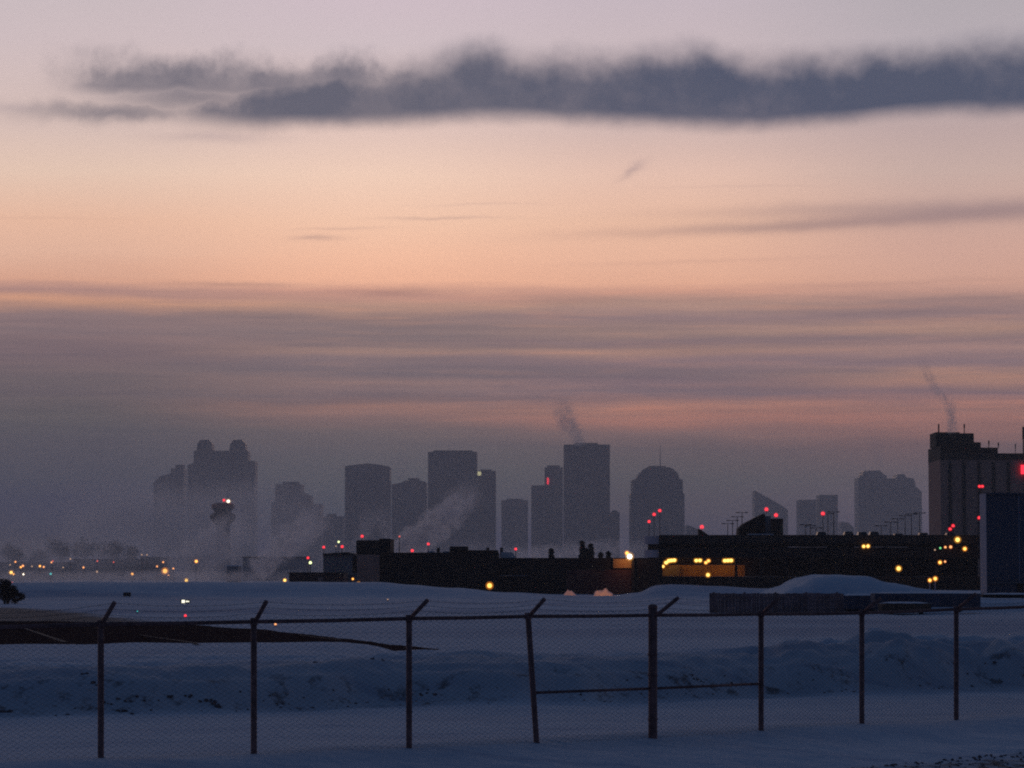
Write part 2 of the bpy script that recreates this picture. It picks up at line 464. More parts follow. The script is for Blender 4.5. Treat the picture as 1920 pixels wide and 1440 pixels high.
def height(x, y):
    n = mnoise.noise
    z = 0.02
    # soft wind-worn undulation everywhere
    z += 0.05 * n(Vector((x * .25, y * .16, 1.3))) + 0.030 * n(Vector((x * .6, y * .42, 4.1))) + .008 * n(Vector((x * 2.2, y * 1.3, 4.1)))
    if y > 75:
        a = sm(75, 130, y)
        z += a * (0.06 * n(Vector((x * .05, y * .018, 9.1))) + .03 * n(Vector((x * .12, y * .05, 2.2))))
    # the ploughed drift the fence stands on, falling away towards the road
    if y < 62:
        d = (42.3 + .866 * x - y) / 1.32
        z += .05 * math.exp(-((d - .1) / .9) ** 2) * (1 + 1.2 * n(Vector((x * .5, 2.2, y * .2))))
        if d > 0:
            e = min(d, 7.5)
            z -= .10 * e * sm(0, 1.2, e) + (.05 * n(Vector((x * .6, y * .6, 8.0))) + .03 * n(Vector((x * 1.7, y * 1.7, 3.0)))) * sm(.3, 2, d)
    # ploughed bank beyond the fence
    if 40 < y < 100:
        toe = interp(x, TOE) + .7 * n(Vector((x * .35, 0, 5.5))) + .25 * n(Vector((x * 1.3, 0, 7.5)))
        s = y - toe
        if s > -1:
            c = interp(x, CREST)
            right = sm(3, 8, x)
            c += right * (.26 * n(Vector((x * .55, 3.1, 0))) + .10 * n(Vector((x * 1.4, 7.1, 0)))) + .03 * n(Vector((x * .4, 1.1, 0)))
            steep = interp(x, [(-14, .66), (-3, .74), (2, .9), (12, .92)])
            prof = interp(s, [(-.3, 0), (0.1, .05), (1.6, steep * .8), (2.3, steep), (4.6, 1.0), (6.5, .9), (11, .12), (15, 0)])
            lump = (.09 + .22 * right) * n(Vector((x * .8, y * 1.0, 3.3))) + (.035 + .07 * right) * n(Vector((x * 2.9, y * 2.5, 6.3))) + .03 * n(Vector((x * 6, y * 5, 2.3)))
            if x < 0:
                wl = 1 - sm(-4.2, -.8, x)
                s2 = s + sm(4, 12, s) * (4.5 * n(Vector((x * .22, 8.8, 0))) + 1.2 * n(Vector((x * .8, 4.8, 0))))
                zl = interp(s2, [(-.3, 0), (.1, .05), (1.5, .56), (2.5, .72), (8, .75), (18.5, .82), (22, .12), (26, 0)])
                z += wl * zl; c *= 1 - wl
            z += c * prof + lump * sm(0, .5, prof) * (1 - sm(7, 12, s) * .8)
    # far rise in front of the buildings
    if y > 180:
        r = interp(x * 350.0 / max(y, 300), RIDGE)
        z += r * (.12 * sm(190, 330, y) + .88 * sm(331, 345, y)) * (1 - .45 * sm(360, 420, y)) + .08 * sm(200, 260, y) * n(Vector((x * .15, y * .05, 3.3)))
    # the big snow pile behind the board fence
    if 190 < y < 260:
        cx = 23.0
        prof = interp(x, [(14, 0), (16.2, .25), (18, .75), (20.2, 1.75), (21.5, 2.35), (23.0, 2.62), (25.0, 2.5), (27, 2.05), (29.3, 1.62), (31.0, 1.25), (33, .95), (60, .9)])
        z += prof * sm(203.5, 209, y) * (1 - sm(222, 245, y))
        z += .06 * prof * n(Vector((x * .8, y * .8, 1.7)))
    return z

def ground_hit(px, py, y0=30.0, y1=6000.0):
    y = y0
    while y < y1:
        p = P(px, py, y)
        if p.z <= height(p.x, y): return p
        y *= 1.004
    return P(px, py, y1)

rows = []
y = -40.0
while y < 6250:
    rows.append(y)
    if y < 30: y += 5
    elif y < 80: y += .16
    elif y < 125: y += .8
    elif y < 200: y += 2.5
    elif y < 250: y += .9
    elif y < 460: y += 3
    elif y < 900: y += 18
    else: y += 180
rows.append(6250)
NC = 250
verts = []; faces = []
for yy in rows:
    inner = max(8, abs(yy) * .19)
    outer = max(60, abs(yy) * .36 + 60)
    for j in range(NC + 1):
        tt = j / NC * 2 - 1
        a = abs(tt)
        x = (a / .9 * inner if a < .9 else inner + (a - .9) / .1 * (outer - inner)) * (1 if tt >= 0 else -1)
        verts.append((x, yy, height(x, yy)))
for i in range(len(rows) - 1):
    for j in range(NC):
        k = i * (NC + 1) + j
        faces.append((k, k + 1, k + NC + 2, k + NC + 1))
gm = bpy.data.meshes.new('ground'); gm.from_pydata(verts, [], faces)
for p in gm.polygons: p.use_smooth = True
ground = bpy.data.objects.new('ground', gm); col.objects.link(ground)
tag(ground, kind='structure')
# snow, with ploughed-up dirt along the foot of the bank and by the road edge
m, T, b = base_mat('snow')
geo = T.n('ShaderNodeNewGeometry')
sp = T.n('ShaderNodeSeparateXYZ'); T.link(geo.outputs['Position'], sp.inputs[0])
gx, gy, gz = sp.outputs
fine = T.noise(geo.outputs['Position'], 3.0, 6, .65)
med = T.noise(geo.outputs['Position'], .45, 5, .6)
streak = T.noise(T.xyz(T.m('MULTIPLY', gx, .06), T.m('MULTIPLY', gy, .25), 0.0), 1.0, 5, .6)
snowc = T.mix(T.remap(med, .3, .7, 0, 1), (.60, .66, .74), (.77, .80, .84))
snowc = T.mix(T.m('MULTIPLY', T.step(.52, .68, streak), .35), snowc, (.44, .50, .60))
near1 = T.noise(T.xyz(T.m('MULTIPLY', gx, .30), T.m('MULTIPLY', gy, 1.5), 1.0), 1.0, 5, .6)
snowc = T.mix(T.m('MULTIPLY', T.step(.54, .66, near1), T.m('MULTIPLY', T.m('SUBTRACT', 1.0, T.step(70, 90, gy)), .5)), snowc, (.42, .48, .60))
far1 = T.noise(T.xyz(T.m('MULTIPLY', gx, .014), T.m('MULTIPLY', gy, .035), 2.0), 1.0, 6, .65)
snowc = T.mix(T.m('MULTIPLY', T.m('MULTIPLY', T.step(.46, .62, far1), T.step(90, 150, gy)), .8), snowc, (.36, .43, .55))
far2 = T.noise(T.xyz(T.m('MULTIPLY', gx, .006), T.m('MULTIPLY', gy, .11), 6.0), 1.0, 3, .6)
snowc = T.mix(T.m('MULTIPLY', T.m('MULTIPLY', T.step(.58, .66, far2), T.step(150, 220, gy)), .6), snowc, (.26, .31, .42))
# toe of the bank: dirty clods
toe_y = T.m('ADD', T.m('MULTIPLY_ADD', gx, .62, 55.4), 0.0)
dt = T.m('SUBTRACT', gy, toe_y)
near_toe = T.m('MULTIPLY', T.step(-.9, .2, dt), T.m('SUBTRACT', 1.0, T.step(.6, 2.6, dt)))
clod = T.step(.53, .66, T.noise(T.xyz(gx, T.m('MULTIPLY', gy, .7), gz), 2.2, 6, .7))
face = T.m('MULTIPLY', T.step(-.5, .5, dt), T.m('SUBTRACT', 1.0, T.step(3.0, 5.0, dt)))
dirt = T.m('MULTIPLY', near_toe, T.m('MULTIPLY_ADD', clod, .6, .25))
dirt = T.m('MAXIMUM', dirt, T.m('MULTIPLY', face, T.m('MULTIPLY_ADD', T.step(.58, .72, fine), .3, .22)))
# road edge in the bottom right corner
RA, RB = ground_hit(1480, 1446), ground_hit(1925, 1408)
rk = (RB.y - RA.y) / (RB.x - RA.x)
rd = T.m('SUBTRACT', T.m('MULTIPLY_ADD', gx, rk, RA.y - rk * RA.x), gy)
road = T.step(-.25, .9, T.m('ADD', rd, T.m('MULTIPLY', T.m('SUBTRACT', fine, .5), 1.2)))
dirt = T.m('MAXIMUM', dirt, T.m('MULTIPLY', road, T.m('MULTIPLY_ADD', T.step(.45, .62, fine), .75, .25)))
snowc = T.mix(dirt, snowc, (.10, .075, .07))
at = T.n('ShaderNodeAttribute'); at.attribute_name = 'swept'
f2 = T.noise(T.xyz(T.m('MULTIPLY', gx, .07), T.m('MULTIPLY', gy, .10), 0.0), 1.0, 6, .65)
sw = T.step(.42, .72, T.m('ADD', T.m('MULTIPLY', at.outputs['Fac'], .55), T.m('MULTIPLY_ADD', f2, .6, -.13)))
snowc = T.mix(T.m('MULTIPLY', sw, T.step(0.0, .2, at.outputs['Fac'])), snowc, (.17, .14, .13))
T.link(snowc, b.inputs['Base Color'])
b.inputs['Roughness'].default_value = .75
b.inputs['Specular IOR Level'].default_value = .2
bn = T.n('ShaderNodeBump'); bn.inputs['Strength'].default_value = .55; bn.inputs['Distance'].default_value = .12
T.link(T.m('ADD', fine, T.m('MULTIPLY', med, 1.5)), bn.inputs['Height']); T.link(bn.outputs[0], b.inputs['Normal'])
gm.materials.append(m)
# wind-swept pavement: how bare the snow cover is, per vertex
SWEPT = [(p.x, p.y) for p in (ground_hit(*q, y0=62) for q in [(-250, 1136), (0, 1137), (100, 1141), (200, 1149), (300, 1159), (400, 1169), (520, 1180), (560, 1190), (480, 1184), (300, 1178), (0, 1178), (-250, 1178)])]
def seg_dist(x, y):
    ins = False; best = 1e9
    n_ = len(SWEPT)
    for i in range(n_):
        (x0, y0), (x1, y1) = SWEPT[i], SWEPT[(i + 1) % n_]
        if (y0 > y) != (y1 > y) and x < (x1 - x0) * (y - y0) / (y1 - y0) + x0: ins = not ins
        ex, ey = x1 - x0, y1 - y0
        t_ = max(0, min(1, ((x - x0) * ex + (y - y0) * ey) / (ex * ex + ey * ey)))
        best = min(best, math.hypot((x - x0 - t_ * ex) , (y - y0 - t_ * ey) * .5))
    return best if ins else -best
att = gm.attributes.new('swept', 'FLOAT', 'POINT')
for i_, v_ in enumerate(verts):
    att.data[i_].value = sm(-2.5, 4.5, seg_dist(v_[0], v_[1])) if 110 < v_[1] < 300 and v_[0] < 5 else 0.0

# bare asphalt runway and its snow-dusted shoulder
def sheet(name, pix, mtl, lift, extra=()):
    pts = [(p.x, p.y) for p in (ground_hit(*q, y0=62) for q in pix)] + list(extra)
    bm = BM()
    f = bm.faces.new([bm.verts.new((x, y, 0)) for x, y in pts])
    bmesh.ops.triangulate(bm, faces=[f])
    for _ in range(4):
        bmesh.ops.subdivide_edges(bm, edges=bm.edges[:], cuts=1, use_grid_fill=True)
    for v in bm.verts: v.co.z = height(v.co.x, v.co.y) + lift
    bm.normal_update()
    for f in bm.faces:
        if f.normal.z < 0: f.normal_flip()
    return link_mesh(name, bm, mtl)

m, T, b = base_mat('bare_asphalt')
geo = T.n('ShaderNodeNewGeometry')
f1 = T.noise(geo.outputs['Position'], .6, 6, .7)
T.link(T.mix(T.step(.5, .75, f1), (.085, .044, .036), (.14, .080, .068)), b.inputs['Base Color'])
b.inputs['Roughness'].default_value = 1; b.inputs['Specular IOR Level'].default_value = 0
asphalt = m
runway = sheet('runway', [(826, 1221), (767, 1214), (680, 1204), (600, 1194.5), (480, 1181), (330, 1171), (150, 1168), (0, 1166), (-250, 1165)], asphalt, .045,
               [(-30, 79), (-8, 80), (-5.2, 84), (-4.2, 88)])
tag(runway, kind='structure')
mk = mat('worn_white_paint', (.10, .085, .075), .8, .4, .5)
bm = BM()
for (a, c, w) in (((30, 1175), (122, 1208), .06), ((152, 1172.5), (188, 1180.5), .3), ((262, 1193), (372, 1211), .06), ((560, 1193), (640, 1204), .05)):
    p, q = ground_hit(*a, y0=62), ground_hit(*c, y0=62)
    d = (q - p); d.z = 0; d.normalize(); s = Vector((-d.y, d.x, 0)) * w
    vs = [bm.verts.new((v.x, v.y, height(v.x, v.y) + .055)) for v in (p - s, p + s, q + s, q - s)]
    f = bm.faces.new(vs)
    bm.normal_update()
    if f.normal.z < 0: f.normal_flip()
link_mesh('marking', bm, mk, runway)

# clods of earth and ice thrown up by the plough
bm = BM()
rng = random.Random(3)
def clod(x, y, r):
    z = height(x, y)
    m_ = Matrix.Translation((x, y, z + r * .15)) @ Matrix.Rotation(rng.uniform(0, 6.28), 4, 'Z') @ Matrix.Diagonal((r * rng.uniform(.8, 1.7), r * rng.uniform(.7, 1.2), r * rng.uniform(.5, .9), 1))
    q = bmesh.ops.create_icosphere(bm, subdivisions=1, radius=1, matrix=m_)
    for v in q['verts']:
        v.co += Vector((rng.uniform(-1, 1), rng.uniform(-1, 1), rng.uniform(-1, 1))) * r * .22
def clods_at(px, py, n, spread, r0):
    p = ground_hit(px, py, 44)
    for _ in range(n):
        x, y = p.x + rng.gauss(0, spread), p.y + rng.gauss(0, spread * .5)
        clod(x, y, r0 * rng.uniform(.4, 1.1))
for px, py, n, sp_, r0 in ((400, 1320, 14, .12, .045), (205, 1320, 5, .1, .035), (240, 1321, 6, .1, .045), (235, 1338, 10, .12, .035), (312, 1308, 3, .05, .04), (345, 1308, 4, .06, .035), (10, 1335, 5, .08, .045), (160, 1267, 3, .06, .03), (178, 1290, 4, .07, .035), (585, 1242, 4, .08, .035), (705, 1240, 4, .08, .035), (1325, 1288, 6, .2, .035), (800, 1303, 6, .15, .04), (510, 1325, 8, .25, .035)):
    clods_at(px, py, n, sp_, r0)
for _ in range(90):
    x = rng.uniform(-9.5, 13)
    y = interp(x, TOE) + abs(rng.gauss(0, .8)) - .25
    clod(x, y, rng.uniform(.012, .032))
for _ in range(260):
    x = rng.uniform(RA.x - 1, RB.x + .5); y = RA.y + rk * (x - RA.x) - abs(rng.gauss(.2, .8))
    clod(x, y, rng.uniform(.01, .03))
tag(link_mesh('debris', bm, mat('dirty_ice', (.16, .12, .12), .95, .5, 4)), kind='stuff')

# ------------------------------------------------------------------ chain link fence
POST = [(-112, 1175, 1440, 36.7), (189, 1167, 1428, 37.9), (476, 1163, 1417, 39.1), (767, 1157, 1403, 40.4), (1006, 1153, 1392, 41.8),
        (1224, 1151, 1383, 43.2), (1427, 1149, 1369, 45.0), (1616, 1147, 1355, 46.9), (1793, 1140, 1342, 48.9), (1962, 1134, 1330, 50.9), (2120, 1129, 1318, 52.9)]
basep, topp = [], []
for i, (px, ty, by, D) in enumerate(POST):
    bpt = P(px, by, D); tpt = P(px - (16 if i == 4 else 0), ty, D)
    basep.append(bpt); topp.append(tpt)
root = basep[5].copy()
fence = thing('chain_link_fence', root, 'rusty chain link fence with slanted barbed wire arms and one leaning post in the snow', 'fence')
def loc(p): return Vector(p) - root
fdir = (basep[8] - basep[1]); fdir.z = 0; fdir.normalize()
outw = Vector((fdir.y, -fdir.x, 0))           # towards the camera
armtips = []
for i in range(len(POST)):
    thick = .066 if i == 5 else .041
    bm = BM()
    a = basep[i] + Vector((0, 0, -.35)) - (topp[i] - basep[i]).normalized() * 0
    tp = topp[i] + Vector((0, 0, .10 if i == 5 else .0))
    tube(bm, [loc(a), loc(basep[i]), loc(tp)], thick, 10)
    if i == 5:
        ball(bm, loc(tp), thick * 1.12, 1, .6)
        for q in (.25, .9, 1.2):       # tension bands
            tube(bm, [loc(basep[i] + Vector((0, 0, q))), loc(basep[i] + Vector((0, 0, q + .03)))], thick * 1.12, 10)
    else:
        tube(bm, [loc(tp - Vector((0, 0, .06))), loc(tp + Vector((0, 0, .03)))], thick * 1.2, 10)
        for q in (.5, 1.1, 1.55):
            c_ = basep[i].lerp(topp[i], q / 1.8)
            tube(bm, [loc(c_), loc(c_ + Vector((0, 0, .012)))], thick * 1.1, 8)
    po = link_mesh('post', bm, M['post'], fence, True)
    bm = BM()
    s0 = tp + Vector((0, 0, -.10 if i == 5 else 0)) 
    s0 = s0 + outw * .05
    ax = {1: (25, -43), 2: (21, -41), 3: (31, -37), 4: (26, -35), 5: (40, -35), 6: (26, -33), 7: (26, -30), 8: (27, -31)}.get(i, (26, -32))
    k = POST[i][3] / F
    # arm: outward and up, length taken from how it shows
    L_out = ax[0] * k / max(.2, outw.x)
    s1 = s0 + Vector((outw.x, outw.y, 0)) * L_out + Vector((0, 0, -ax[1] * k - .04))
    if i == 5:
        pts = [s0 - Vector((0, 0, .02)), s0 + (s1 - s0) * .25 + Vector((0, 0, -.03)), s1]
    else:
        pts = [s0, s1]
    tube(bm, [loc(q) for q in pts], .030, 8)
    ar = link_mesh('outrigger_arm', bm, M['post'], po, True)
    armtips.append((s0, s1))
# rails
bm = BM()
pts = []
for i in range(len(POST)):
    pts.append(loc(topp[i] + Vector((0, 0, -.02))))
    if i < len(POST) - 1:
        pts.append(loc(topp[i].lerp(topp[i + 1], .5) + Vector((0, 0, -.026))))
tube(bm, pts, .026, 8)
link_mesh('top_rail', bm, M['post'], fence, True)
for (i, j, ya, yb) in ((4, 5, 1299, 1291), (5, 6, 1291, 1282)):
    bm = BM()
    pa = P(POST[i][0] - (6 if i == 4 else 0), ya, POST[i][3]); pb = P(POST[j][0], yb, POST[j][3])
    tube(bm, [loc(pa), loc(pb)], .020, 8)
    link_mesh('brace_rail', bm, M['post'], fence, True)
# wire mesh: zigzag wires, neighbours in opposite phase
bm = BM()
pit, wr = .058, .0027
run = 0.0
for i in range(len(POST) - 1):
    A, B = basep[i], basep[i + 1]; At, Bt = topp[i], topp[i + 1]
    Lp = (B - A).length
    nw = max(1, int(Lp / pit))
    for kx in range(nw):
        n_ = int((1.86) / (pit / 2 * 1.05))
        prev = None
        for r_ in range(n_ + 1):
            zz = r_ / n_
            off = (.5 if (r_ + kx) % 2 else -.5) * pit * .98
            tt = (kx * pit + off) / Lp
            sway = .012 * math.sin(zz * 3.1 + tt * 5)
            lo_, hi_ = A.lerp(B, tt), At.lerp(Bt, tt)
            p = lo_.lerp(hi_, -.02 + zz * 1.055) + outw * (.028 + sway + (.002 if r_ % 2 else -.002))
            q = loc(p)
            ring = [bm.verts.new(q + Vector((math.cos(a_) * wr * fdir.x + math.sin(a_) * wr * outw.x, math.cos(a_) * wr * fdir.y + math.sin(a_) * wr * outw.y, 0))) for a_ in (0, 2.094, 4.189)]
            if prev:
                for g_ in range(3):
                    bm.faces.new([prev[g_], prev[(g_ + 1) % 3], ring[(g_ + 1) % 3], ring[g_]])
            prev = ring
link_mesh('chain_link_mesh', bm, M['wire'], fence)
# barbed wire
for k in (.38, .68, .97):
    bm = BM()
    pts = []
    for i in range(len(POST)):
        a = armtips[i][0].lerp(armtips[i][1], k)
        pts.append(a)
        if i < len(POST) - 1:
            c = armtips[i + 1][0].lerp(armtips[i + 1][1], k)
            for q in (.25, .5, .75):
                pts.append(a.lerp(c, q) - Vector((0, 0, .05 * (1 - (2 * q - 1) ** 2))))
    tube(bm, [loc(p) for p in pts], .0018, 4)
    for a, c in zip(pts, pts[1:]):
        nb = int((c - a).length / .13)
        for q in range(nb):
            p = loc(a.lerp(c, (q + .5) / nb))
            for s in (Vector((.012, 0, .014)), Vector((-.012, .004, .014))):
                tube(bm, [p - s, p + s], .0009, 3)
    link_mesh('barbed_wire', bm, M['wire'], fence)

# ------------------------------------------------------------------ buildings
def bld(name, Y, px, label, cat, group=None):
    x = PX(px, Y)
    return thing(name, (x, Y, height(x, Y) if Y < 700 else -3), label, cat, group)

def slim(X0, X1, Y, depth):
    """far blocks show their inner side wall too: keep front plus side inside the seen width"""
    if Y > 2000:
        k = (Y + depth) / Y
        if X1 < 0: X1 = min(X1 * k, X1 - 0.0)
        elif X0 > 0: X0 = X0 * k
        if X1 - X0 < 1: X1 = X0 + 1
    return X0, X1

def pbox(bm, o, x0, x1, y0, y1, Y, depth, yoff=0.0, bury=0.0):
    """box whose front face covers photo columns x0..x1 and rows y0..y1 at distance Y; local to o"""
    l = o.location
    X0, X1 = slim(PX(x0, Y), PX(x1, Y), Y + yoff, depth)
    Z1, Z0 = PZ(y0, Y), PZ(y1, Y) - bury
    box(bm, X0 - l.x, X1 - l.x, Y + yoff - l.y, Y + yoff + depth - l.y, Z0 - l.z, Z1 - l.z)

def ppart(name, o, rects, Y, depth, m, yoff=0.0, parent=None, bury=0.0):
    for r in rects:
        bm = BM(); pbox(bm, o, *r, Y, depth, yoff, bury)
        q = link_mesh(name, bm, m, parent or o)
    return q

def pprism(name, o, pts, Y, depth, m, yoff=0.0):
    l = o.location
    bm = BM()
    A0, A1 = PX(min(p[0] for p in pts), Y), PX(max(p[0] for p in pts), Y)
    B0, B1 = slim(A0, A1, Y + yoff, depth)
    q_ = (B1 - B0) / (A1 - A0)
    prism(bm, [(B0 + (PX(a, Y) - A0) * q_ - l.x, PZ(b_, Y) - l.z) for a, b_ in pts], Y + yoff - l.y, Y + yoff + depth - l.y)
    bmesh.ops.recalc_face_normals(bm, faces=bm.faces[:])
    return link_mesh(name, bm, m, o)

GB = 1092   # row where the far towers meet the ground
SK = 'office towers of the hazy skyline'
# twin-horned tower, far left
o = bld('skyscraper', 3700, 416, 'hazy tower with two rounded horns on its top', 'skyscraper', SK)
pprism('body', o, [(350, GB), (350, 872), (362, 868), (362, 845), (468, 845), (468, 864), (482, 864), (482, GB)], 3700, 40, T_A)
for c_ in (384, 446):
    pprism('rooftop_horn', o, [(c_ - 18, 845), (c_ - 16, 832), (c_ - 10, 825), (c_ + 8, 824), (c_ + 15, 831), (c_ + 17, 845)], 3700, 30, T_A, 3)
o = bld('skyscraper', 4000, 318, 'faintest slab tower left of the twin-horned tower', 'skyscraper', SK)
pprism('body', o, [(286, GB), (286, 905), (300, 893), (322, 888), (322, 878), (349, 878), (349, GB)], 4000, 40, T_B)
ppart('roof_box', o, [(326, 344, 871, 878)], 4000, 14, M['roof'], 6)
o = bld('skyscraper', 3500, 548, 'hazy stepped low tower between the twin-horned and the flat-topped towers', 'skyscraper', SK)
pprism('body', o, [(508, GB), (508, 942), (515, 942), (515, 908), (568, 908), (568, 922), (586, 930), (586, 945), (606, 945), (606, GB)], 3500, 40, T_C)
ppart('roof_box', o, [(528, 560, 903, 908)], 3500, 16, M['roof'], 6)
o = bld('office_block', 3300, 625, 'low hazy block left of the wide flat-topped tower', 'office block', SK)
ppart('body', o, [(604, 648, 968, GB)], 3300, 40, T_B)
ppart('roof_box', o, [(612, 630, 963, 968)], 3300, 15, M['roof'], 6)
o = bld('skyscraper', 3050, 690, 'wide grey tower with slightly bowed flat roof and pale strip below it', 'skyscraper', SK)
pprism('body', o, [(646, GB), (646, 874), (668, 871), (690, 869), (712, 871), (733, 875), (733, GB)], 3050, 40, T_A)
ppart('roof_strip', o, [(660, 690, 878, 882)], 3050, 1, M['pale'], -1.1)
o = bld('office_block', 3200, 768, 'low broad tower filling the gap between two flat-topped towers', 'office block', SK)
pprism('body', o, [(734, GB), (734, 908), (752, 905), (760, 901), (790, 901), (801, 904), (801, GB)], 3200, 40, T_B)
ppart('roof_box', o, [(764, 786, 896, 901)], 3200, 16, M['roof'], 6)
o = bld('skyscraper', 3000, 848, 'tall dark square tower with flat top beside a lower lit-window tower', 'skyscraper', SK)
ppart('body', o, [(802, 895, 847, GB)], 3000, 45, T_B)
ppart('roof_box', o, [(812, 886, 844, 847)], 3000, 30, M['roof'], 5)
o = bld('skyscraper', 3040, 912, 'narrower tower with one bright yellow window at its upper left', 'skyscraper', SK)
ppart('body', o, [(895.2, 930, 883, GB)], 3040, 35, T_A)
ppart('roof_box', o, [(901, 922, 880, 883)], 3040, 14, M['roof'], 6)
ppart('lit_window', o, [(895.5, 902, 884.5, 891.5)], 3040, .4, M['win_l'], -.8)
o = bld('office_block', 3300, 966, 'small hazy block between the lit-window tower and the red-sign tower', 'office block', SK)
ppart('body', o, [(940, 990, 938, GB)], 3300, 40, T_A)
ppart('roof_box', o, [(950, 980, 935, 938)], 3300, 20, M['roof'], 6)
o = bld('skyscraper', 3080, 1026, 'stepped tower with an upright red sign, left of the tallest tower', 'skyscraper', SK)
ppart('body', o, [(996, 1055.5, 910, GB)], 3080, 35, T_C)
ppart('upper_body', o, [(1021, 1055.5, 876, 909.8)], 3080, 30, T_C, 2)
ppart('roof_box', o, [(1026, 1050, 872, 876)], 3080, 12, M['roof'], 6)
ppart('red_sign', o, [(1025.8, 1029.2, 896, 908)], 3080, .6, M['redsign_l'], -.8)
o = bld('skyscraper', 2900, 1100, 'tallest dark square tower with steam drifting off its roof', 'skyscraper', SK)
ppart('body', o, [(1056.5, 1144, 833.5, GB)], 2900, 46, T_B)
ppart('roof_box', o, [(1076, 1122, 830, 833.5)], 2900, 26, M['roof'], 5)
o = bld('office_block', 2950, 1153, 'narrow low block against the right side of the tallest tower', 'office block', SK)
ppart('body', o, [(1139, 1162, 960, GB)], 2950, 30, T_A)
ppart('roof_box', o, [(1148, 1158, 957, 960)], 2950, 12, M['roof'], 5)
o = bld('skyscraper', 2800, 1232, 'dark tower with rounded stepped shoulders and a domed top', 'skyscraper', SK)
pprism('body', o, [(1180, GB), (1180, 926), (1183, 926), (1183, 900), (1193, 897), (1195, 889), (1204, 880), (1212, 876), (1255, 876), (1262, 879), (1272, 888), (1274, 897), (1281, 900), (1281, 924), (1284, 926), (1284, GB)], 2800, 44, T_B)
ppart('roof_box', o, [(1217, 1250, 873, 876)], 2800, 18, M['roof'], 8)
bm = BM(); tube(bm, [P(1238, 874, 2815) - o.location, P(1238, 836, 2815) - o.location], [.5, .2], 6); link_mesh('mast', bm, M['metal'], o)
o = bld('office_block', 2850, 1300, 'low sloping hazy block at the foot of the domed tower', 'office block', SK)
pprism('body', o, [(1284.5, GB), (1284.5, 984), (1298, 988), (1318, 997), (1318, GB)], 2850, 30, T_A)
o = bld('wedge_building', 3400, 1440, 'pale hazy wedge building with one steep sloping roof', 'office building', SK)
pprism('body', o, [(1411, GB), (1411, 920), (1440, 934), (1466, 948), (1478, 956), (1478, GB)], 3400, 40, T_C)
o = bld('skyscraper', 3200, 1533, 'square hazy block with a raised right half, behind a red light', 'office block', SK)
ppart('body', o, [(1494, 1531, 937, GB)], 3200, 36, T_A)
ppart('raised_half', o, [(1531.1, 1572, 928, GB)], 3200, 36, T_B, -1)
o = bld('office_block', 3250, 1588, 'lowest hazy block between two skyline towers at right', 'office block', SK)
pprism('body', o, [(1573, GB), (1573, 978), (1590, 980), (1602, 990), (1602, GB)], 3250, 30, T_A)
o = bld('skyscraper', 3350, 1662, 'broad pale hazy tower with ragged roof left of the brown hotel tower', 'skyscraper', SK)
pprism('body', o, [(1603, GB), (1603, 896), (1613, 890), (1616, 883), (1650, 882), (1656, 888), (1664, 892), (1664, GB)], 3350, 40, T_A)
pprism('lower_wing', o, [(1651, GB), (1651, 897), (1676, 897), (1680, 889), (1694, 889), (1698, 895), (1714, 897), (1718, 912), (1730, 922), (1730, GB)], 3350, 38, T_A, 1)

# brown hotel tower at the right, much nearer
Y = 830
o = bld('hotel_tower', Y, 1830, 'brown striped hotel tower with a dark stepped rooftop plant', 'hotel tower')
ppart('wall', o, [(1765.3, 1960, 862, GB)], Y, 24, M['brown_wall'], bury=3)
ppart('roof_band', o, [(1765.1, 1768, 836, 861.8)], Y, 24.2, M['black_conc'], -.1)
ppart('parapet', o, [(1768.1, 1960, 850, 861.8)], Y, 22, M['black_conc'], -.25)
for c_ in (1783, 1809, 1838, 1865, 1893, 1925):
    ppart('window_column', o, [(c_ - 3, c_ + 3, 866, 1050)], Y, .5, M['glass'], -.35)
ppart('rooftop_plant', o, [(1761, 1806, 809, 836), (1806.1, 1833, 811, 836), (1769, 1833, 836.1, 850), (1833.1, 1846, 828, 850), (1846.1, 1878, 838, 850)], Y, 12, M['black_wall'], 4)
for c_, t_, b2 in ((1760, 795, 836), (1808, 795, 810), (1854, 826, 838), (1872, 830, 838), (1904, 832, 850), (1919, 800, 850)):
    bm = BM(); r_ = .22 if c_ < 1900 else (.15 if c_ < 1910 else .35)
    p, q = P(c_, b2 + 2, Y + 6) - o.location, P(c_, t_, Y + 6) - o.location
    tube(bm, [p, p.lerp(q, .55), p.lerp(q, .56), q], [r_ * .6, r_ * .6, r_, r_], 6)
    link_mesh('antenna', bm, M['metal'], o)
ppart('red_sign', o, [(1916, 1924, 872, 889)], Y, .5, M['redsign_l'], -.9)

# big blue box building at the right edge
Y = 330
o = bld('blue_building', Y, 1890, 'large plain blue box building at the right edge with a pale sky-lit side face', 'building')
ppart('wall', o, [(1850.6, 1990, 927, 1106)], Y, 4.3, M['blue_wall'], bury=2)
ppart('lit_side_face', o, [(1849.8, 1850.5, 925, 1112)], Y, 4.4, M['lit_side_trim'], -.05)  # side face painted paler for the brighter sky it faces
ppart('eave', o, [(1850.6, 1990, 924, 926.9)], Y, 4.6, M['blue_wall'], -.2)
ppart('wall_seam', o, [(1911, 1912, 930, 1100)], Y, .2, M['lit_side_trim'], -.12)
ppart('base_ledge', o, [(1850.5, 1990, 1092, 1093.5)], Y, .5, M['conc'], -.4)
ppart('door', o, [(1907, 1918, 1094, 1112)], Y, .2, M['black_wall'], -.13)

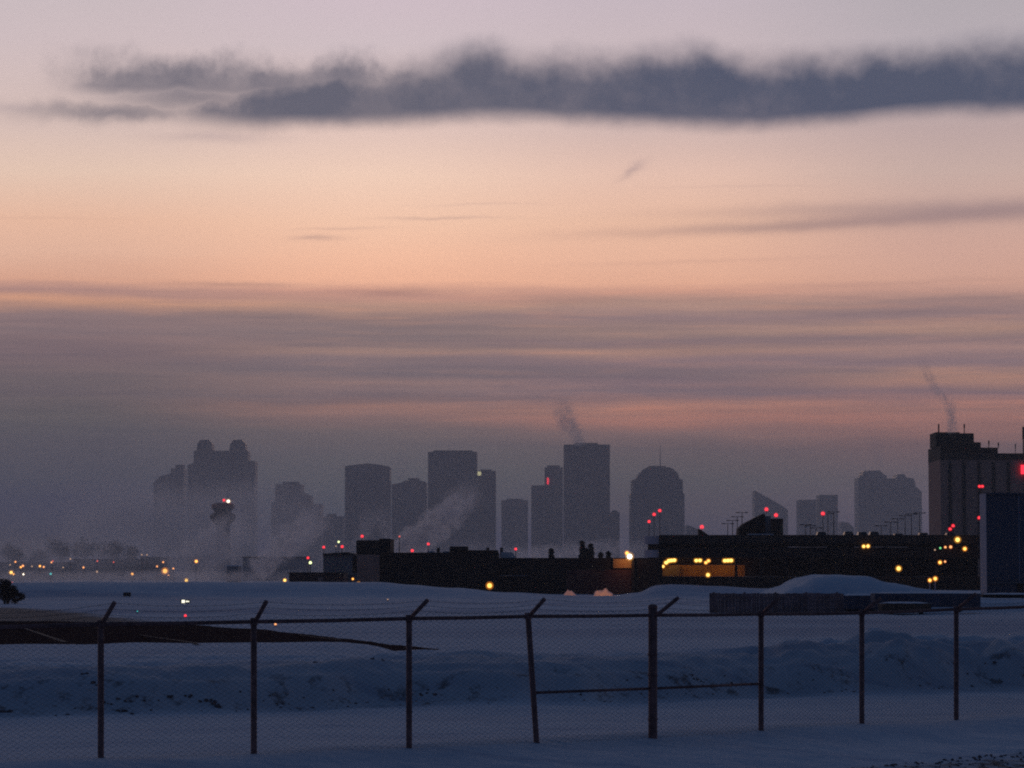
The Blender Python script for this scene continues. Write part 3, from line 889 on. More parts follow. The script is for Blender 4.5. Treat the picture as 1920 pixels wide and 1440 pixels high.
# parking garage
Y = 470
o = bld('parking_garage', Y, 1540, 'long black parking garage with a lamp-lit lower deck', 'parking garage')
G0, G1 = 1236, 1845
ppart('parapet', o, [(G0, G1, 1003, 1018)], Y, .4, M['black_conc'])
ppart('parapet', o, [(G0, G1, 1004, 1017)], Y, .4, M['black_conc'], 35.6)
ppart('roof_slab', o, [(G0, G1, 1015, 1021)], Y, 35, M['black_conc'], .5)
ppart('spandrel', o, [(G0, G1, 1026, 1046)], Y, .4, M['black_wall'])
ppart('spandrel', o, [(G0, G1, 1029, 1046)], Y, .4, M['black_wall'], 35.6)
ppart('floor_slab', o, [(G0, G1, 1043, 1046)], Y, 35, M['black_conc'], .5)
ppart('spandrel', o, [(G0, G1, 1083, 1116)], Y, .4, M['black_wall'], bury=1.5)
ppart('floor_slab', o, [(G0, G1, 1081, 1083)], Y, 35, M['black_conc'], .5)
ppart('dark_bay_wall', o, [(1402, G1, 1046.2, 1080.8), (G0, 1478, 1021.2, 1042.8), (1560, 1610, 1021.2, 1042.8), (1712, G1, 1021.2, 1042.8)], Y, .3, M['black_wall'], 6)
for c_ in range(G0 + 4, G1, 47):
    ppart('column', o, [(c_ - 2.4, c_ + 2.4, 1021.2, 1025.8), (c_ - 2.4, c_ + 2.4, 1046.2, 1082.8)][:1 if 1243 < c_ < 1378 else 2], Y, .5, M['black_wall'], .45)
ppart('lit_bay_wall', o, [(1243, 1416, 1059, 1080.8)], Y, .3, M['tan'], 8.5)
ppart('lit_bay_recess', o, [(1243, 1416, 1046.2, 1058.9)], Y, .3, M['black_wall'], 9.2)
pprism('ramp', o, [(1246, 1080), (1246, 1072), (1266, 1060), (1278, 1060), (1278, 1080)], Y, 1.0, M['conc'], 6.6)
ppart('end_wall', o, [(G0, G0 + 2, 1018, 1083)], Y, 35, M['black_wall'], .5)
# rounded stair end with pale bands
bm = BM(); l = o.location
cx, cy = PX(1237, Y) - l.x, 3.2
def drum(bm, r, za, zb):
    pr = [(cx + r * math.cos(a), cy + r * math.sin(a)) for a in [math.pi / 2 + math.pi * k / 14 for k in range(15)]]
    lo_ = [bm.verts.new((x, y, za)) for x, y in pr]; hi_ = [bm.verts.new((x, y, zb)) for x, y in pr]
    for k in range(14): bm.faces.new([lo_[k], lo_[k+1], hi_[k+1], hi_[k]])
    bm.faces.new(hi_); bm.faces.new(lo_[::-1])
for a, c_ in ((1005, 1020), (1031, 1045)): drum(bm, 2.3, PZ(c_, Y) - l.z, PZ(a, Y) - l.z)
bmesh.ops.recalc_face_normals(bm, faces=bm.faces[:])
st = link_mesh('stair_drum', bm, mat('white_concrete', (.72, .58, .60), .85, .2, .4), o)
bm = BM(); drum(bm, 1.75, PZ(1104, Y) - l.z, PZ(1006, Y) - l.z)
bmesh.ops.recalc_face_normals(bm, faces=bm.faces[:])
link_mesh('stair_core', bm, M['black_wall'], o)
# roof-top stair heads
pprism('stair_head', o, [(1390, 1003), (1391, 990), (1400, 981), (1437, 962), (1441, 962), (1441, 1003)], Y, 5, M['black_wall'], 6)
ppart('stair_head_side', o, [(1441.2, 1452.8, 966, 1003)], Y, 3, M['pale'], 6.5)
ppart('stair_shaft', o, [(1453, 1475, 971, 1003)], Y, 5, M['black_conc'], 5.5)
ppart('stair_shaft_light', o, [(1470, 1473.5, 982, 998)], Y, .2, mat('stair_window', (.28, .27, .16), .6, .5, 2), 5.3)
pprism('roof_wedge', o, [(1313, 1003), (1313, 991), (1317, 993), (1332, 1003)], Y, 3, M['black_wall'], 3)
ppart('snow_ledge', o, [(1405, 1452, 1000.5, 1002.9)], Y, 2, M['roofsnow'], 1.0)

# terminal building
Y = 430
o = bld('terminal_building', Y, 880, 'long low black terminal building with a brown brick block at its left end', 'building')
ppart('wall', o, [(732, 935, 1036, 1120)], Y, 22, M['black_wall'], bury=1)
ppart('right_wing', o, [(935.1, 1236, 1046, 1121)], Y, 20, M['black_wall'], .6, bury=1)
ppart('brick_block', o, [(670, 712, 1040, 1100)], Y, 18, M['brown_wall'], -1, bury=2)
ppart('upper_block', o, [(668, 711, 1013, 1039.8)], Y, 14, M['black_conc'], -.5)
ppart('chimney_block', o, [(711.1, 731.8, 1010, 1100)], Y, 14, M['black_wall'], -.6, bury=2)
ppart('lamplit_bay', o, [(1062, 1184, 1068, 1117)], Y, .3, M['maroon'], .25)  # orange lamplight on the dark wall, put into a reddish panel colour
ppart('roof_plant', o, [(842, 876, 1024, 1035.8), (876.1, 934, 1031, 1035.8)], Y, 8, M['black_conc'], 4)
for c_ in (820, 914, 940):
    ppart('roof_vent', o, [(c_ - 3, c_ + 3, 1026, 1045)], Y, 1, M['metal'], 5)
pprism('snowy_skylight', o, [(938, 1045.8), (939, 1035), (960, 1035), (964, 1039), (967, 1045.8)], Y, 8, M['roofsnow'], 4)
ppart('roof_snow', o, [(798, 812, 1033, 1035.9), (828, 841, 1033, 1035.9)], Y, 5, M['roofsnow'], 6)
ppart('canopy', o, [(937, 990, 1078.5, 1080)], Y, 1.6, M['conc'], -1.2)
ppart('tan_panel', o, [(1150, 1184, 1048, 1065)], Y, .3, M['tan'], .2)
ppart('column', o, [(1184.5, 1189, 1046.5, 1112)], Y, .5, M['black_conc'], .0)
ppart('door', o, [(1240 - 18, 1240 - 8, 1098, 1112)], Y, .3, M['black_conc'], .2)
# grey hangars left of it
Y = 520
o = bld('grey_hangar', Y, 640, 'pale grey hangar with a dark doorway left of the brick block', 'hangar')
ppart('wall', o, [(606, 671, 1041, 1100)], Y, 20, M['pale'], bury=2)
pprism('roof', o, [(604, 1041), (606, 1038), (650, 1035), (672, 1041)], Y, 21, M['roof'], -.5)
ppart('door', o, [(661.5, 669.5, 1043.5, 1074)], Y, .3, M['black_wall'], -.15)
ppart('canopy', o, [(632, 671, 1075.5, 1077.5)], Y, 1.6, M['pale'], -1.8)
Y = 560
o = bld('maroon_shed', Y, 590, 'long dark maroon shed in front of the grey hangar', 'shed')
ppart('wall', o, [(542, 645, 1075, 1100)], Y - 55, 10, M['maroon'], bury=2)
ppart('roof', o, [(540, 647, 1073, 1074.9)], Y - 55, 11, M['roof'], -.4)
ppart('door', o, [(597, 606, 1082, 1098)], Y - 55, .2, M['brown_wall'], -.12)
o = bld('low_warehouse', 1700, 520, 'low faint warehouse in the fog left of the maroon shed', 'warehouse')
ppart('wall', o, [(455, 575, 1046, 1096)], 1700, 30, M['pale'], bury=3)
ppart('roof', o, [(453, 577, 1043.5, 1045.9)], 1700, 31, M['roof'], -.5)
o = bld('low_warehouse', 1000, 430, 'small pale shed at the foot of the control tower', 'shed')
ppart('wall', o, [(425, 446, 1062, 1096)], 1000, 14, M['pale'], bury=3)
ppart('roof', o, [(424, 447, 1060, 1061.9)], 1000, 15, M['roofsnow'], -.5)
for i, (a, c_, t_, Yb, lb) in enumerate(((-20, 150, 1056, 2300, 'long faint rooftop line behind the leftmost fog lights'), (138, 276, 1050, 2400, 'faint flat building in fog behind the foggy trees'), (264, 400, 1046, 2200, 'faint low building in fog left of the control tower'))):
    o = bld('low_warehouse', Yb, (a + c_) / 2, lb, 'warehouse')
    ppart('wall', o, [(a, c_, t_, 1094)], Yb, 30, M['black_conc'], bury=3)
    ppart('roof', o, [(a - 2, c_ + 2, t_ - 2, t_ - .1)], Yb, 31, M['roof'], -.6)

# control tower in the fog
Y = 2000
x = PX(417, Y)
o = thing('control_tower', (x, Y, -2), 'slender airport control tower with a dim red cab top in the fog', 'control tower')
kz = Y / F
def tz(py): return PZ(py, Y) + 2
bm = BM(); lathe(bm, [(19 * kz, 0), (16 * kz, tz(1060)), (13 * kz, tz(985))], 12); link_mesh('shaft', bm, M['conc'], o)
bm = BM(); lathe(bm, [(13 * kz, tz(984.9)), (24 * kz, tz(972)), (24 * kz, tz(966)), (15 * kz, tz(960))], 12); link_mesh('lower_deck', bm, M['black_conc'], o)
bm = BM(); lathe(bm, [(15 * kz, tz(959.9)), (21 * kz, tz(953))], 12); link_mesh('cab_glass', bm, M['glass'], o)
bm = BM(); lathe(bm, [(22 * kz, tz(952.9)), (21 * kz, tz(946)), (14 * kz, tz(943))], 12); link_mesh('cab_roof', bm, M['red_cab'], o)

# board fence in front of the snow pile
Yf = 200
x0, x1 = PX(1330, Yf), PX(1578, Yf)
o = thing('board_fence', (x0, Yf, -.05), 'low dark weathered board fence below the big snow pile', 'fence')
bm = BM(); rng = random.Random(5)
x = 0.0
while x < x1 - x0:
    w = rng.uniform(.16, .34)
    box(bm, x, x + w - .012, rng.uniform(-.02, .02), .06, 0, 1.42 + rng.uniform(-.03, .03))
    x += w
link_mesh('boards', bm, M['board'], o)
for k in range(5):
    bm = BM(); xx = .3 + k * (x1 - x0 - .6) / 4
    box(bm, xx - .07, xx + .07, .065, .2, -.3, 1.5); link_mesh('post', bm, M['board'], o)
bm = BM(); box(bm, 0, x1 - x0, .062, .11, 1.05, 1.17); link_mesh('rail', bm, M['board'], o)

def snow_cap(name, o, w, d, z, h, rng):
    bm = BM()
    nx, ny = 14, 6
    g = [[bm.verts.new(((i / nx) * w, (j / ny) * d, z + h * (1 - abs(2 * i / nx - 1) ** 4) * (1 - abs(2 * j / ny - 1) ** 4) + .03 * rng.random())) for j in range(ny + 1)] for i in range(nx + 1)]
    for i in range(nx):
        for j in range(ny): bm.faces.new([g[i][j], g[i+1][j], g[i+1][j+1], g[i][j+1]])
    return link_mesh(name, bm, M['roofsnow'], o, True)

# snow-topped boxes and banks right of the board fence
def trailer(px0, px1, ptop, pbot, Yt, label, mtl, deep=2.4):
    X0, X1 = PX(px0, Yt), PX(px1, Yt)
    zb = PZ(pbot, Yt); zt = PZ(ptop, Yt)
    o = thing('cargo_trailer', (X0, Yt, zb), label, 'trailer', 'snow-covered trailers right of the board fence')
    w, h = X1 - X0, zt - zb
    bm = BM(); box(bm, 0, w, 0, deep, h * .25, h); 
    for k in range(int(w / .6)): box(bm, .3 + k * .6, .36 + k * .6, -.03, -.001, h * .3, h * .97)
    link_mesh('body', bm, mtl, o)
    for k in (.2, .8):
        bm = BM(); tube(bm, [(w * k, .15, h * .16), (w * k, .4, h * .16)], h * .2, 12); link_mesh('wheel', bm, M['rubber'], o)
    snow_cap('snow_cover', o, w, deep, h + .003, .10, rng)
    return o
trailer(1582, 1650, 1117, 1151, 203, 'snow-topped grey trailer just right of the board fence', M['grey_trailer'])
trailer(1654, 1746, 1132, 1152, 195, 'low brown trailer with a white snow strip on top', M['brown_dirt'])
trailer(1640, 1838, 1113, 1147, 199, 'longest dark blue snow-topped trailer behind the low brown one', M['grey_trailer'])
trailer(1842, 1955, 1115, 1140, 212, 'dark snow-topped trailer at the right edge before the blue building', M['black_conc'])

# ------------------------------------------------------------------ shrubs and trees
def crown(name, o, centre, rad, n, m, size, rng, cone=False, squash=1.0, parent=None):
    bm = BM()
    clumps = []
    if not cone:
        for _ in range(9):
            v = Vector((rng.gauss(0, 1), rng.gauss(0, 1), rng.gauss(0, 1))).normalized() * rng.uniform(.25, .8)
            clumps.append((v, rng.uniform(.3, .55)))
    for _ in range(n):
        if cone:
            h = rng.random() ** 1.4
            r = rad * (1 - h) * (0.75 + .35 * math.sin(h * 40)) * rng.uniform(.3, 1.05)
            a = rng.uniform(0, 6.283)
            p = Vector((math.cos(a) * r, math.sin(a) * r, h * squash - .12 * r))
            d = Vector((math.cos(a), math.sin(a), -.35))
        else:
            cv, cr = rng.choice(clumps)
            v = Vector((rng.gauss(0, 1), rng.gauss(0, 1), rng.gauss(0, 1))).normalized() * cr * rng.random() ** .4
            p = (cv + v) * rad; p.z *= squash
            d = (p.normalized() + Vector((rng.uniform(-1, 1), rng.uniform(-1, 1), rng.uniform(-.3, 1)))).normalized()
        s = size * rng.uniform(.5, 1.4)
        side = d.cross(Vector((rng.uniform(-1, 1), rng.uniform(-1, 1), rng.uniform(-1, 1)))).normalized() * s * .35
        p = p + centre
        bm.faces.new([bm.verts.new(q) for q in (p - side, p + d * s, p + side)])
    return link_mesh(name, bm, m, parent or o)

def spruce(px, ptop, pbot, Y, hw, label):
    x = PX(px, Y); zb, zt = PZ(pbot, Y), PZ(ptop, Y)
    gz_ = -1.0
    o = thing('spruce_tree', (x, Y, gz_), label, 'tree', 'spruces behind the terminal roof')
    h = zt - gz_
    bm = BM(); tube(bm, [(0, 0, 0), (0, 0, h * .97)], [.22, .03], 6); link_mesh('trunk', bm, M['bark'], o)
    crown('crown', o, Vector((0, 0, h * .12)), hw * Y / F * 1.25, 1300, M['needle'], .55, random.Random(int(px)), True, h * .88)
spruce(1092, 1014, 1046, 560, 7, 'tall narrow spruce, left one of the dark clump behind the terminal')
spruce(1100, 1028, 1046, 575, 11, 'short wide spruce in the middle of the dark clump')
spruce(1108, 1020, 1046, 560, 10, 'tall wide spruce, right one of the dark clump')
spruce(1034, 1029, 1046, 540, 5, 'small lone spruce left of the dark clump')
spruce(1126, 1036, 1046, 540, 4, 'tiny spruce top just right of the dark clump')
spruce(1141, 1034, 1046, 560, 5, 'small spruce top nearest the big yellow lamp')

def bare_tree(px, ptop, rpx, Y, label):
    x = PX(px, Y); zt = PZ(ptop, Y); r = rpx * Y / F
    o = thing('bare_tree', (x, Y, 0), label, 'tree', 'bare trees in the left fog')
    rg = random.Random(int(px) + 9)
    bm = BM(); tube(bm, [(0, 0, -.5), (.1, 0, zt * .4), (.2, 0, zt * .8)], [.4, .28, .08], 7)
    for _ in range(9):
        a = rg.uniform(0, 6.28); z0 = zt * rg.uniform(.3, .6)
        tube(bm, [(.1, 0, z0), (math.cos(a) * r * .35, math.sin(a) * r * .35, z0 + r * .5), (math.cos(a) * r * .7, math.sin(a) * r * .7, z0 + r * .9)], [.15, .09, .03], 5)
    link_mesh('trunk', bm, M['bark'], o)
    crown('crown', o, Vector((0, 0, zt - r * .95)), r, 1700, M['twig'], 1.1, rg)
for px, t_, r_, lb in ((22, 1022, 24, 'foggy bare tree nearest the left edge'), (72, 1026, 22, 'low foggy bare tree between the leftmost tree and the tall clump'), (112, 1004, 27, 'tall foggy bare tree on the left of the dark clump'),
                       (158, 999, 30, 'tallest foggy bare tree in the middle of the dark clump'), (208, 1002, 29, 'wide foggy bare tree on the right of the dark clump'), (250, 1018, 20, 'smaller foggy bare tree at the right end of the clump')):
    bare_tree(px, t_, r_, 2400, lb)

p = ground_hit(35, 1133, 150)
o = thing('shrub', (PX(12, p.y), p.y, p.z), 'dark leafless bush cut off by the left edge', 'shrub')
rg = random.Random(21)
bm = BM()
for k in range(14):
    a = rg.uniform(0, 6.28); r_ = rg.uniform(.3, 1.3)
    tube(bm, [(math.cos(a) * .15, math.sin(a) * .15, -.1), (math.cos(a) * r_ * .5, math.sin(a) * r_ * .5, .8), (math.cos(a) * r_, math.sin(a) * r_, 1.4 + rg.random() * .5)], [.05, .035, .01], 5)
link_mesh('stem', bm, M['bark'], o)
k = p.y / F
crown('foliage', o, Vector((-.1, 0, 24 * k)), 24 * k, 2300, M['twig'], .15, rg, squash=.95)
crown('foliage', o, Vector((-3 * k, .1, 36 * k)), 14 * k, 700, M['twig'], .16, rg, squash=1.1)
crown('foliage', o, Vector((22 * k, .2, 15 * k)), 17 * k, 1200, M['twig'], .15, rg, squash=.85)

# ------------------------------------------------------------------ cars and poles on the garage roof
Y = 478
deck = PZ(1015, 470) 
def car(px, Yc, ptop, label):
    x = PX(px, Yc); top = PZ(ptop, Yc)
    o = thing('parked_car', (x, Yc, top - 1.5), label, 'car', 'cars parked on the garage roof')
    bm = BM(); box(bm, -.88, .88, 0, 4.4, .25, .85); bmesh.ops.bevel(bm, geom=bm.edges[:], offset=.1, segments=2, affect='EDGES'); link_mesh('body', bm, M['carpaint'], o)
    bm = BM()
    lo_ = [bm.verts.new(q) for q in ((-.8, .8, .84), (.8, .8, .84), (.8, 3.9, .84), (-.8, 3.9, .84))]
    hi_ = [bm.verts.new(q) for q in ((-.6, 1.5, 1.5), (.6, 1.5, 1.5), (.6, 3.3, 1.5), (-.6, 3.3, 1.5))]
    bm.faces.new(hi_)
    for i in range(4): bm.faces.new([lo_[i], lo_[(i+1) % 4], hi_[(i+1) % 4], hi_[i]])
    link_mesh('cabin', bm, M['glass'], o)
    for sx in (-.8, .8):
        for yy in (.8, 3.5):
            bm = BM(); tube(bm, [(sx - .1, yy, .3), (sx + .1, yy, .3)], .32, 10); link_mesh('wheel', bm, M['rubber'], o)
for px, t_, lb in ((1543, 997, 'parked car by the post under the lone red roof light'), (1594, 996.5, 'parked car at the left of three close together on the garage roof'), (1620, 997, 'parked car at the middle of three close together on the garage roof'),
                   (1642, 996.5, 'parked car at the right of three close together on the garage roof'), (1688, 1000, 'lowest parked car under the long row of roof lamps'), (1735, 998.5, 'parked car in front of the left corner of the hotel tower'), (1786, 999, 'parked car just left of the yellow lamp on the garage')):
    car(px, Y, t_, lb)

pole_protos = {}
def roof_pole(px, ptop, Yp, label, arm=.75):
    x = PX(px, Yp); zt = PZ(ptop, Yp); h = zt - deck
    o = thing('lamp_post', (x, Yp, deck), label, 'lamp post', 'unlit twin lamp posts on the garage roof')
    bm = BM(); tube(bm, [(0, 0, 0), (0, 0, h)], [.075, .05], 6); tube(bm, [(-arm, 0, h + .02), (arm, 0, h + .02)], .04, 5); link_mesh('pole', bm, M['metal'], o)
    for s in (-1, 1):
        bm = BM(); box(bm, s * arm - .28, s * arm + .28, -.16, .16, h - .06, h + .08); link_mesh('lamp_head', bm, M['metal'], o)
    return o
for px, t_, lb in ((1365, 982, 'shortest twin lamp post of the left row on the garage roof'), (1374, 976, 'second shortest twin lamp post of the left row on the roof'), (1383, 969, 'second tallest twin lamp post of the left row on the roof'), (1392, 961, 'tallest twin lamp post of the left row, by the sloping stair head'),
                   (1511, 984, 'twin lamp post leftmost of the low trio right of the stair shaft'), (1520, 986, 'twin lamp post middle of the low trio right of the stair shaft'), (1531, 990, 'twin lamp post rightmost of the low trio right of the stair shaft'),
                   (1553, 963, 'tall twin lamp post right beside the lone red light'), (1564, 960, 'tall lamp post just right of the one beside the red light'),
                   (1653, 986, 'shortest twin lamp post of the long right row'), (1671, 979, 'second shortest twin lamp post of the long right row'), (1684, 973, 'third shortest twin lamp post of the long right row'), (1698, 967, 'middle-height twin lamp post of the long right row'), (1710, 964, 'second tallest twin lamp post of the long right row'), (1725, 962, 'tallest twin lamp post of the long right row, nearest the hotel')):
    roof_pole(px, t_, 488, lb)

# ------------------------------------------------------------------ lamps
def bulb_mesh(c, r, m, name, parent, sz=1.0):
    bm = BM(); ball(bm, c, r, 1, sz, 12, 8)
    o = link_mesh(name, bm, m, parent, True)
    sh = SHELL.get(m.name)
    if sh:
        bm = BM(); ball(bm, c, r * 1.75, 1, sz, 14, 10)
        link_mesh('halo_shell', bm, sh, o, True)  # added shell that carries the lamp's halo, not a glass part
    return o

def lamp(px, py, Y, rpx, m, label, kind='street', group=None, ground=None):
    pm = M['lit_side_trim'] if 'pale post' in label else M['metal']
    p = P(px, py, Y); r = rpx * Y / F
    if kind == 'street':
        gz_ = height(p.x, Y) if Y < 1000 else 0.5
        if ground is not None: gz_ = ground
        gz_ = min(gz_, p.z - .5)
        o = thing('street_lamp', (p.x, Y, gz_), label, 'street lamp', group)
        h = p.z - gz_
        bm = BM(); tube(bm, [(0, .1, 0), (0, .1, h + r * .4), (0, 0, h + r)], [.09, .06, .05], 6); link_mesh('pole', bm, pm, o)
        bulb_mesh(Vector((0, -r * .2, h)), r, M[m], 'lamp_globe', o)
    elif kind == 'wall':
        o = thing('wall_lamp', (p.x, Y, p.z), label, 'wall lamp', group)
        bm = BM(); box(bm, -.12, .12, r * .5, r * .5 + .35, -.08, .12); link_mesh('bracket', bm, M['metal'], o)
        bulb_mesh(Vector((0, 0, 0)), r, M[m], 'lamp_globe', o)
    elif kind == 'ceiling':
        o = thing('ceiling_lamp', (p.x, Y, p.z), label, 'ceiling lamp', group)
        bm = BM(); tube(bm, [(0, 0, r * .8), (0, 0, r + .35)], .05, 6); link_mesh('stem', bm, M['metal'], o)
        bulb_mesh(Vector((0, 0, 0)), r, M[m], 'lamp_globe', o, .9)
    elif kind == 'mast':
        base = ground if ground is not None else p.z - 3
        o = thing('warning_light', (p.x, Y, base), label, 'warning light', group)
        h = p.z - base
        bm = BM(); tube(bm, [(0, 0, 0), (0, 0, h - r * .7)], [.07, .04], 6); tube(bm, [(0, 0, h - r * 1.1), (0, 0, h - r * .75)], r * .6, 8); link_mesh('mast', bm, M['metal'], o)
        bulb_mesh(Vector((0, 0, h)), r, M[m], 'lens', o)
    return o

FG = 'city lights in the left fog'
for px, py, Y, r, m, lb in [
    (21, 1073.5, 900, 2.6, 'yellow_l', 'brightest yellow street lamp in the fog by the left edge'),
    (25.5, 1076.5, 900, 1.6, 'orange_l', 'small amber lamp touching the bright yellow lamp by the left edge'),
    (44, 1077, 950, 1.7, 'white_l', 'small white lamp right of the bright yellow lamp at left'),
    (19, 1059, 1100, 1.3, 'dim_l', 'faint lamp above the bright yellow lamp by the left edge'),
    (29, 1053.5, 1100, 1.5, 'amber_l', 'highest of the faint lamps by the left edge'),
    (39, 1063.5, 1050, 1.5, 'orange_l', 'left lamp of a touching orange pair at far left'),
    (43, 1061, 1050, 1.9, 'amber_l', 'right lamp of a touching orange pair at far left'),
    (60, 1062, 1100, 1.4, 'dim_l', 'dim pale lamp alone between two orange pairs at far left'),
    (75, 1061.5, 1050, 1.6, 'orange_l', 'orange lamp left of its redder twin in the far-left fog'),
    (82, 1063, 1050, 1.6, 'amber_l', 'reddish orange lamp right of its paler twin in the far-left fog'),
    (95, 1076, 950, 1.9, 'cyan_l', 'only cyan lamp in the fog at left'),
    (96.5, 1054.5, 1150, 1.4, 'amber_l', 'lower lamp of a tight reddish pair above the cyan lamp'),
    (99, 1052, 1150, 1.4, 'dimred_l', 'upper lamp of a tight reddish pair above the cyan lamp'),
    (118.5, 1064, 1100, 1.3, 'dim_l', 'very dim lamp a little right of the cyan lamp'),
    (132, 1048, 1200, 1.5, 'dim_l', 'pale lamp high under the tall foggy trees'),
    (156.5, 1064, 1000, 1.6, 'amber_l', 'lone red-orange lamp under the foggy tree clump'),
    (182, 1072, 950, 1.9, 'dim_l', 'soft pale lamp with a dim red one above it'),
    (182.5, 1052, 1150, 1.5, 'dimred_l', 'dim red lamp straight above a soft pale one'),
    (213, 1054, 1150, 1.3, 'dimred_l', 'dim red lamp right of the foggy tree clump'),
    (248, 1076.2, 900, 1.9, 'orange_l', 'small orange lamp alone left of the big glowing lamp'),
    (266, 1040, 1250, 1.3, 'dim_l', 'left dot of a faint pink pair high in the fog'),
    (275.5, 1040.3, 1250, 1.3, 'dim_l', 'right dot of a faint pink pair high in the fog'),
    (294.5, 1062, 1000, 1.5, 'amber_l', 'small lamp upper left of the big glowing orange lamp'),
    (306, 1054, 1000, 1.5, 'amber_l', 'small lamp above the big glowing orange lamp'),
    (325, 1066, 1000, 1.4, 'amber_l', 'small lamp right of the big glowing orange lamp'),
    (316, 1078.5, 900, 1.4, 'amber_l', 'small lamp under the right side of the big orange lamp'),
    (309.5, 1071, 800, 4.0, 'orange_l', 'big glowing orange street lamp in the left fog'),
    (349.5, 1088, 700, 2.5, 'yellow_l', 'yellow lamp standing lowest near the snow left of the control tower'),
    (368, 1052.5, 900, 2.3, 'orange_l', 'orange lamp just left of the control tower shaft'),
    (19, 1091, 700, 1.3, 'dimred_l', 'left dim red lamp just above the dark bush'),
    (23, 1091.5, 700, 1.3, 'dimred_l', 'right dim red lamp just above the dark bush'),
    (534, 1088, 490, 2.3, 'yellow_l', 'yellow lamp left of the maroon shed'),
    (661.5, 1085.5, 490, 1.6, 'orange_l', 'small amber lamp left of the brick block door'),
    (672.5, 1094, 420, 2.4, 'yellow_l', 'yellow lamp at the foot of the brick block'),
    (918, 1098, 418, 4.2, 'orange_l', 'bright orange lamp in front of the black terminal wall'),
    (582, 1055, 515, 2.6, 'lime_l', 'greenish white lamp above the maroon shed'),
    (635, 1016, 700, 1.9, 'lime_l', 'small pale green lamp above the grey hangar'),
    (630, 1024, 700, 1.1, 'dim_l', 'tiny dim lamp between two small lamps over the grey hangar'),
]:
    lamp(px, py, Y, r * 1.05, m, lb, 'street', FG if px < 400 else 'lamps around the terminal')

RG = 'red warning lights over roofs'
for px, py, Y, r, m, g0, lb in [
    (420, 938, 2000, 2.0, 'red_l', PZ(944, 2000), 'red light on the control tower roof'),
    (428, 940, 1998, 2.8, 'white_l', PZ(944, 2000), 'bright white light on the control tower roof'),
    (577.5, 1046, 515, 1.8, 'red_l', PZ(1074, 505), 'red light above the greenish lamp'),
    (607, 1026, 530, 1.8, 'red_l', PZ(1040, 530), 'red light at the left end of the grey hangar roof'),
    (641.5, 1025, 530, 1.9, 'red_l', PZ(1040, 530), 'red light at the middle of the grey hangar roof'),
    (679, 1005.5, 436, 2.0, 'red_l', PZ(1013, 436), 'red light on the block above the brick wall'),
    (749, 1006, 440, 1.7, 'dimred_l', PZ(1036, 440), 'dim red light right of the chimney block'),
    (773, 1032.5, 435, 2.0, 'red_l', PZ(1036, 435), 'low red light on the terminal roof edge'),
    (803, 1020, 440, 1.8, 'red_l', PZ(1036, 440), 'red light on a mast in the pale steam over the terminal'),
    (967, 1029.5, 445, 1.8, 'red_l', PZ(1046, 445), 'red light by the snowy skylight'),
    (1217, 978, 476, 2.0, 'red_l', 0, 'lowest of three red lights on poles left of the garage'),
    (1226.5, 964.5, 480, 2.2, 'red_l', 0, 'middle of three red lights on poles left of the garage'),
    (1237, 957.5, 484, 2.2, 'red_l', 0, 'highest of three red lights on poles left of the garage'),
    (1316, 988, 474, 2.6, 'red_l', PZ(1003, 474), 'red light over the small roof wedge'),
    (1437, 955, 477, 2.6, 'red_l', PZ(962, 477), 'red light on the tip of the sloping stair head'),
    (1455, 966, 477, 2.6, 'red_l', PZ(971, 477), 'red light on the square stair shaft'),
    (1543, 963, 486, 2.6, 'red_l', PZ(1014, 486), 'lone red light on a tall roof post'),
    (1836.5, 912, 600, 2.0, 'red_l', 0, 'left half of the bright red double light before the hotel'),
    (1842, 912, 600, 2.0, 'red_l', 0, 'right half of the bright red double light before the hotel'),
    (1836, 971, 520, 2.3, 'red_l', 0, 'red light beside the top edge of the pale sky-lit side face'),
    (1787, 986, 486, 2.2, 'red_l', PZ(1014, 486), 'upper red light of a close pair above the right roof end'),
    (1781.5, 992, 486, 2.2, 'red_l', PZ(1014, 486), 'lower red light of a close pair above the right roof end'),
]:
    lamp(px, py, Y, r * 1.05, m, lb, 'mast', RG, ground=g0)

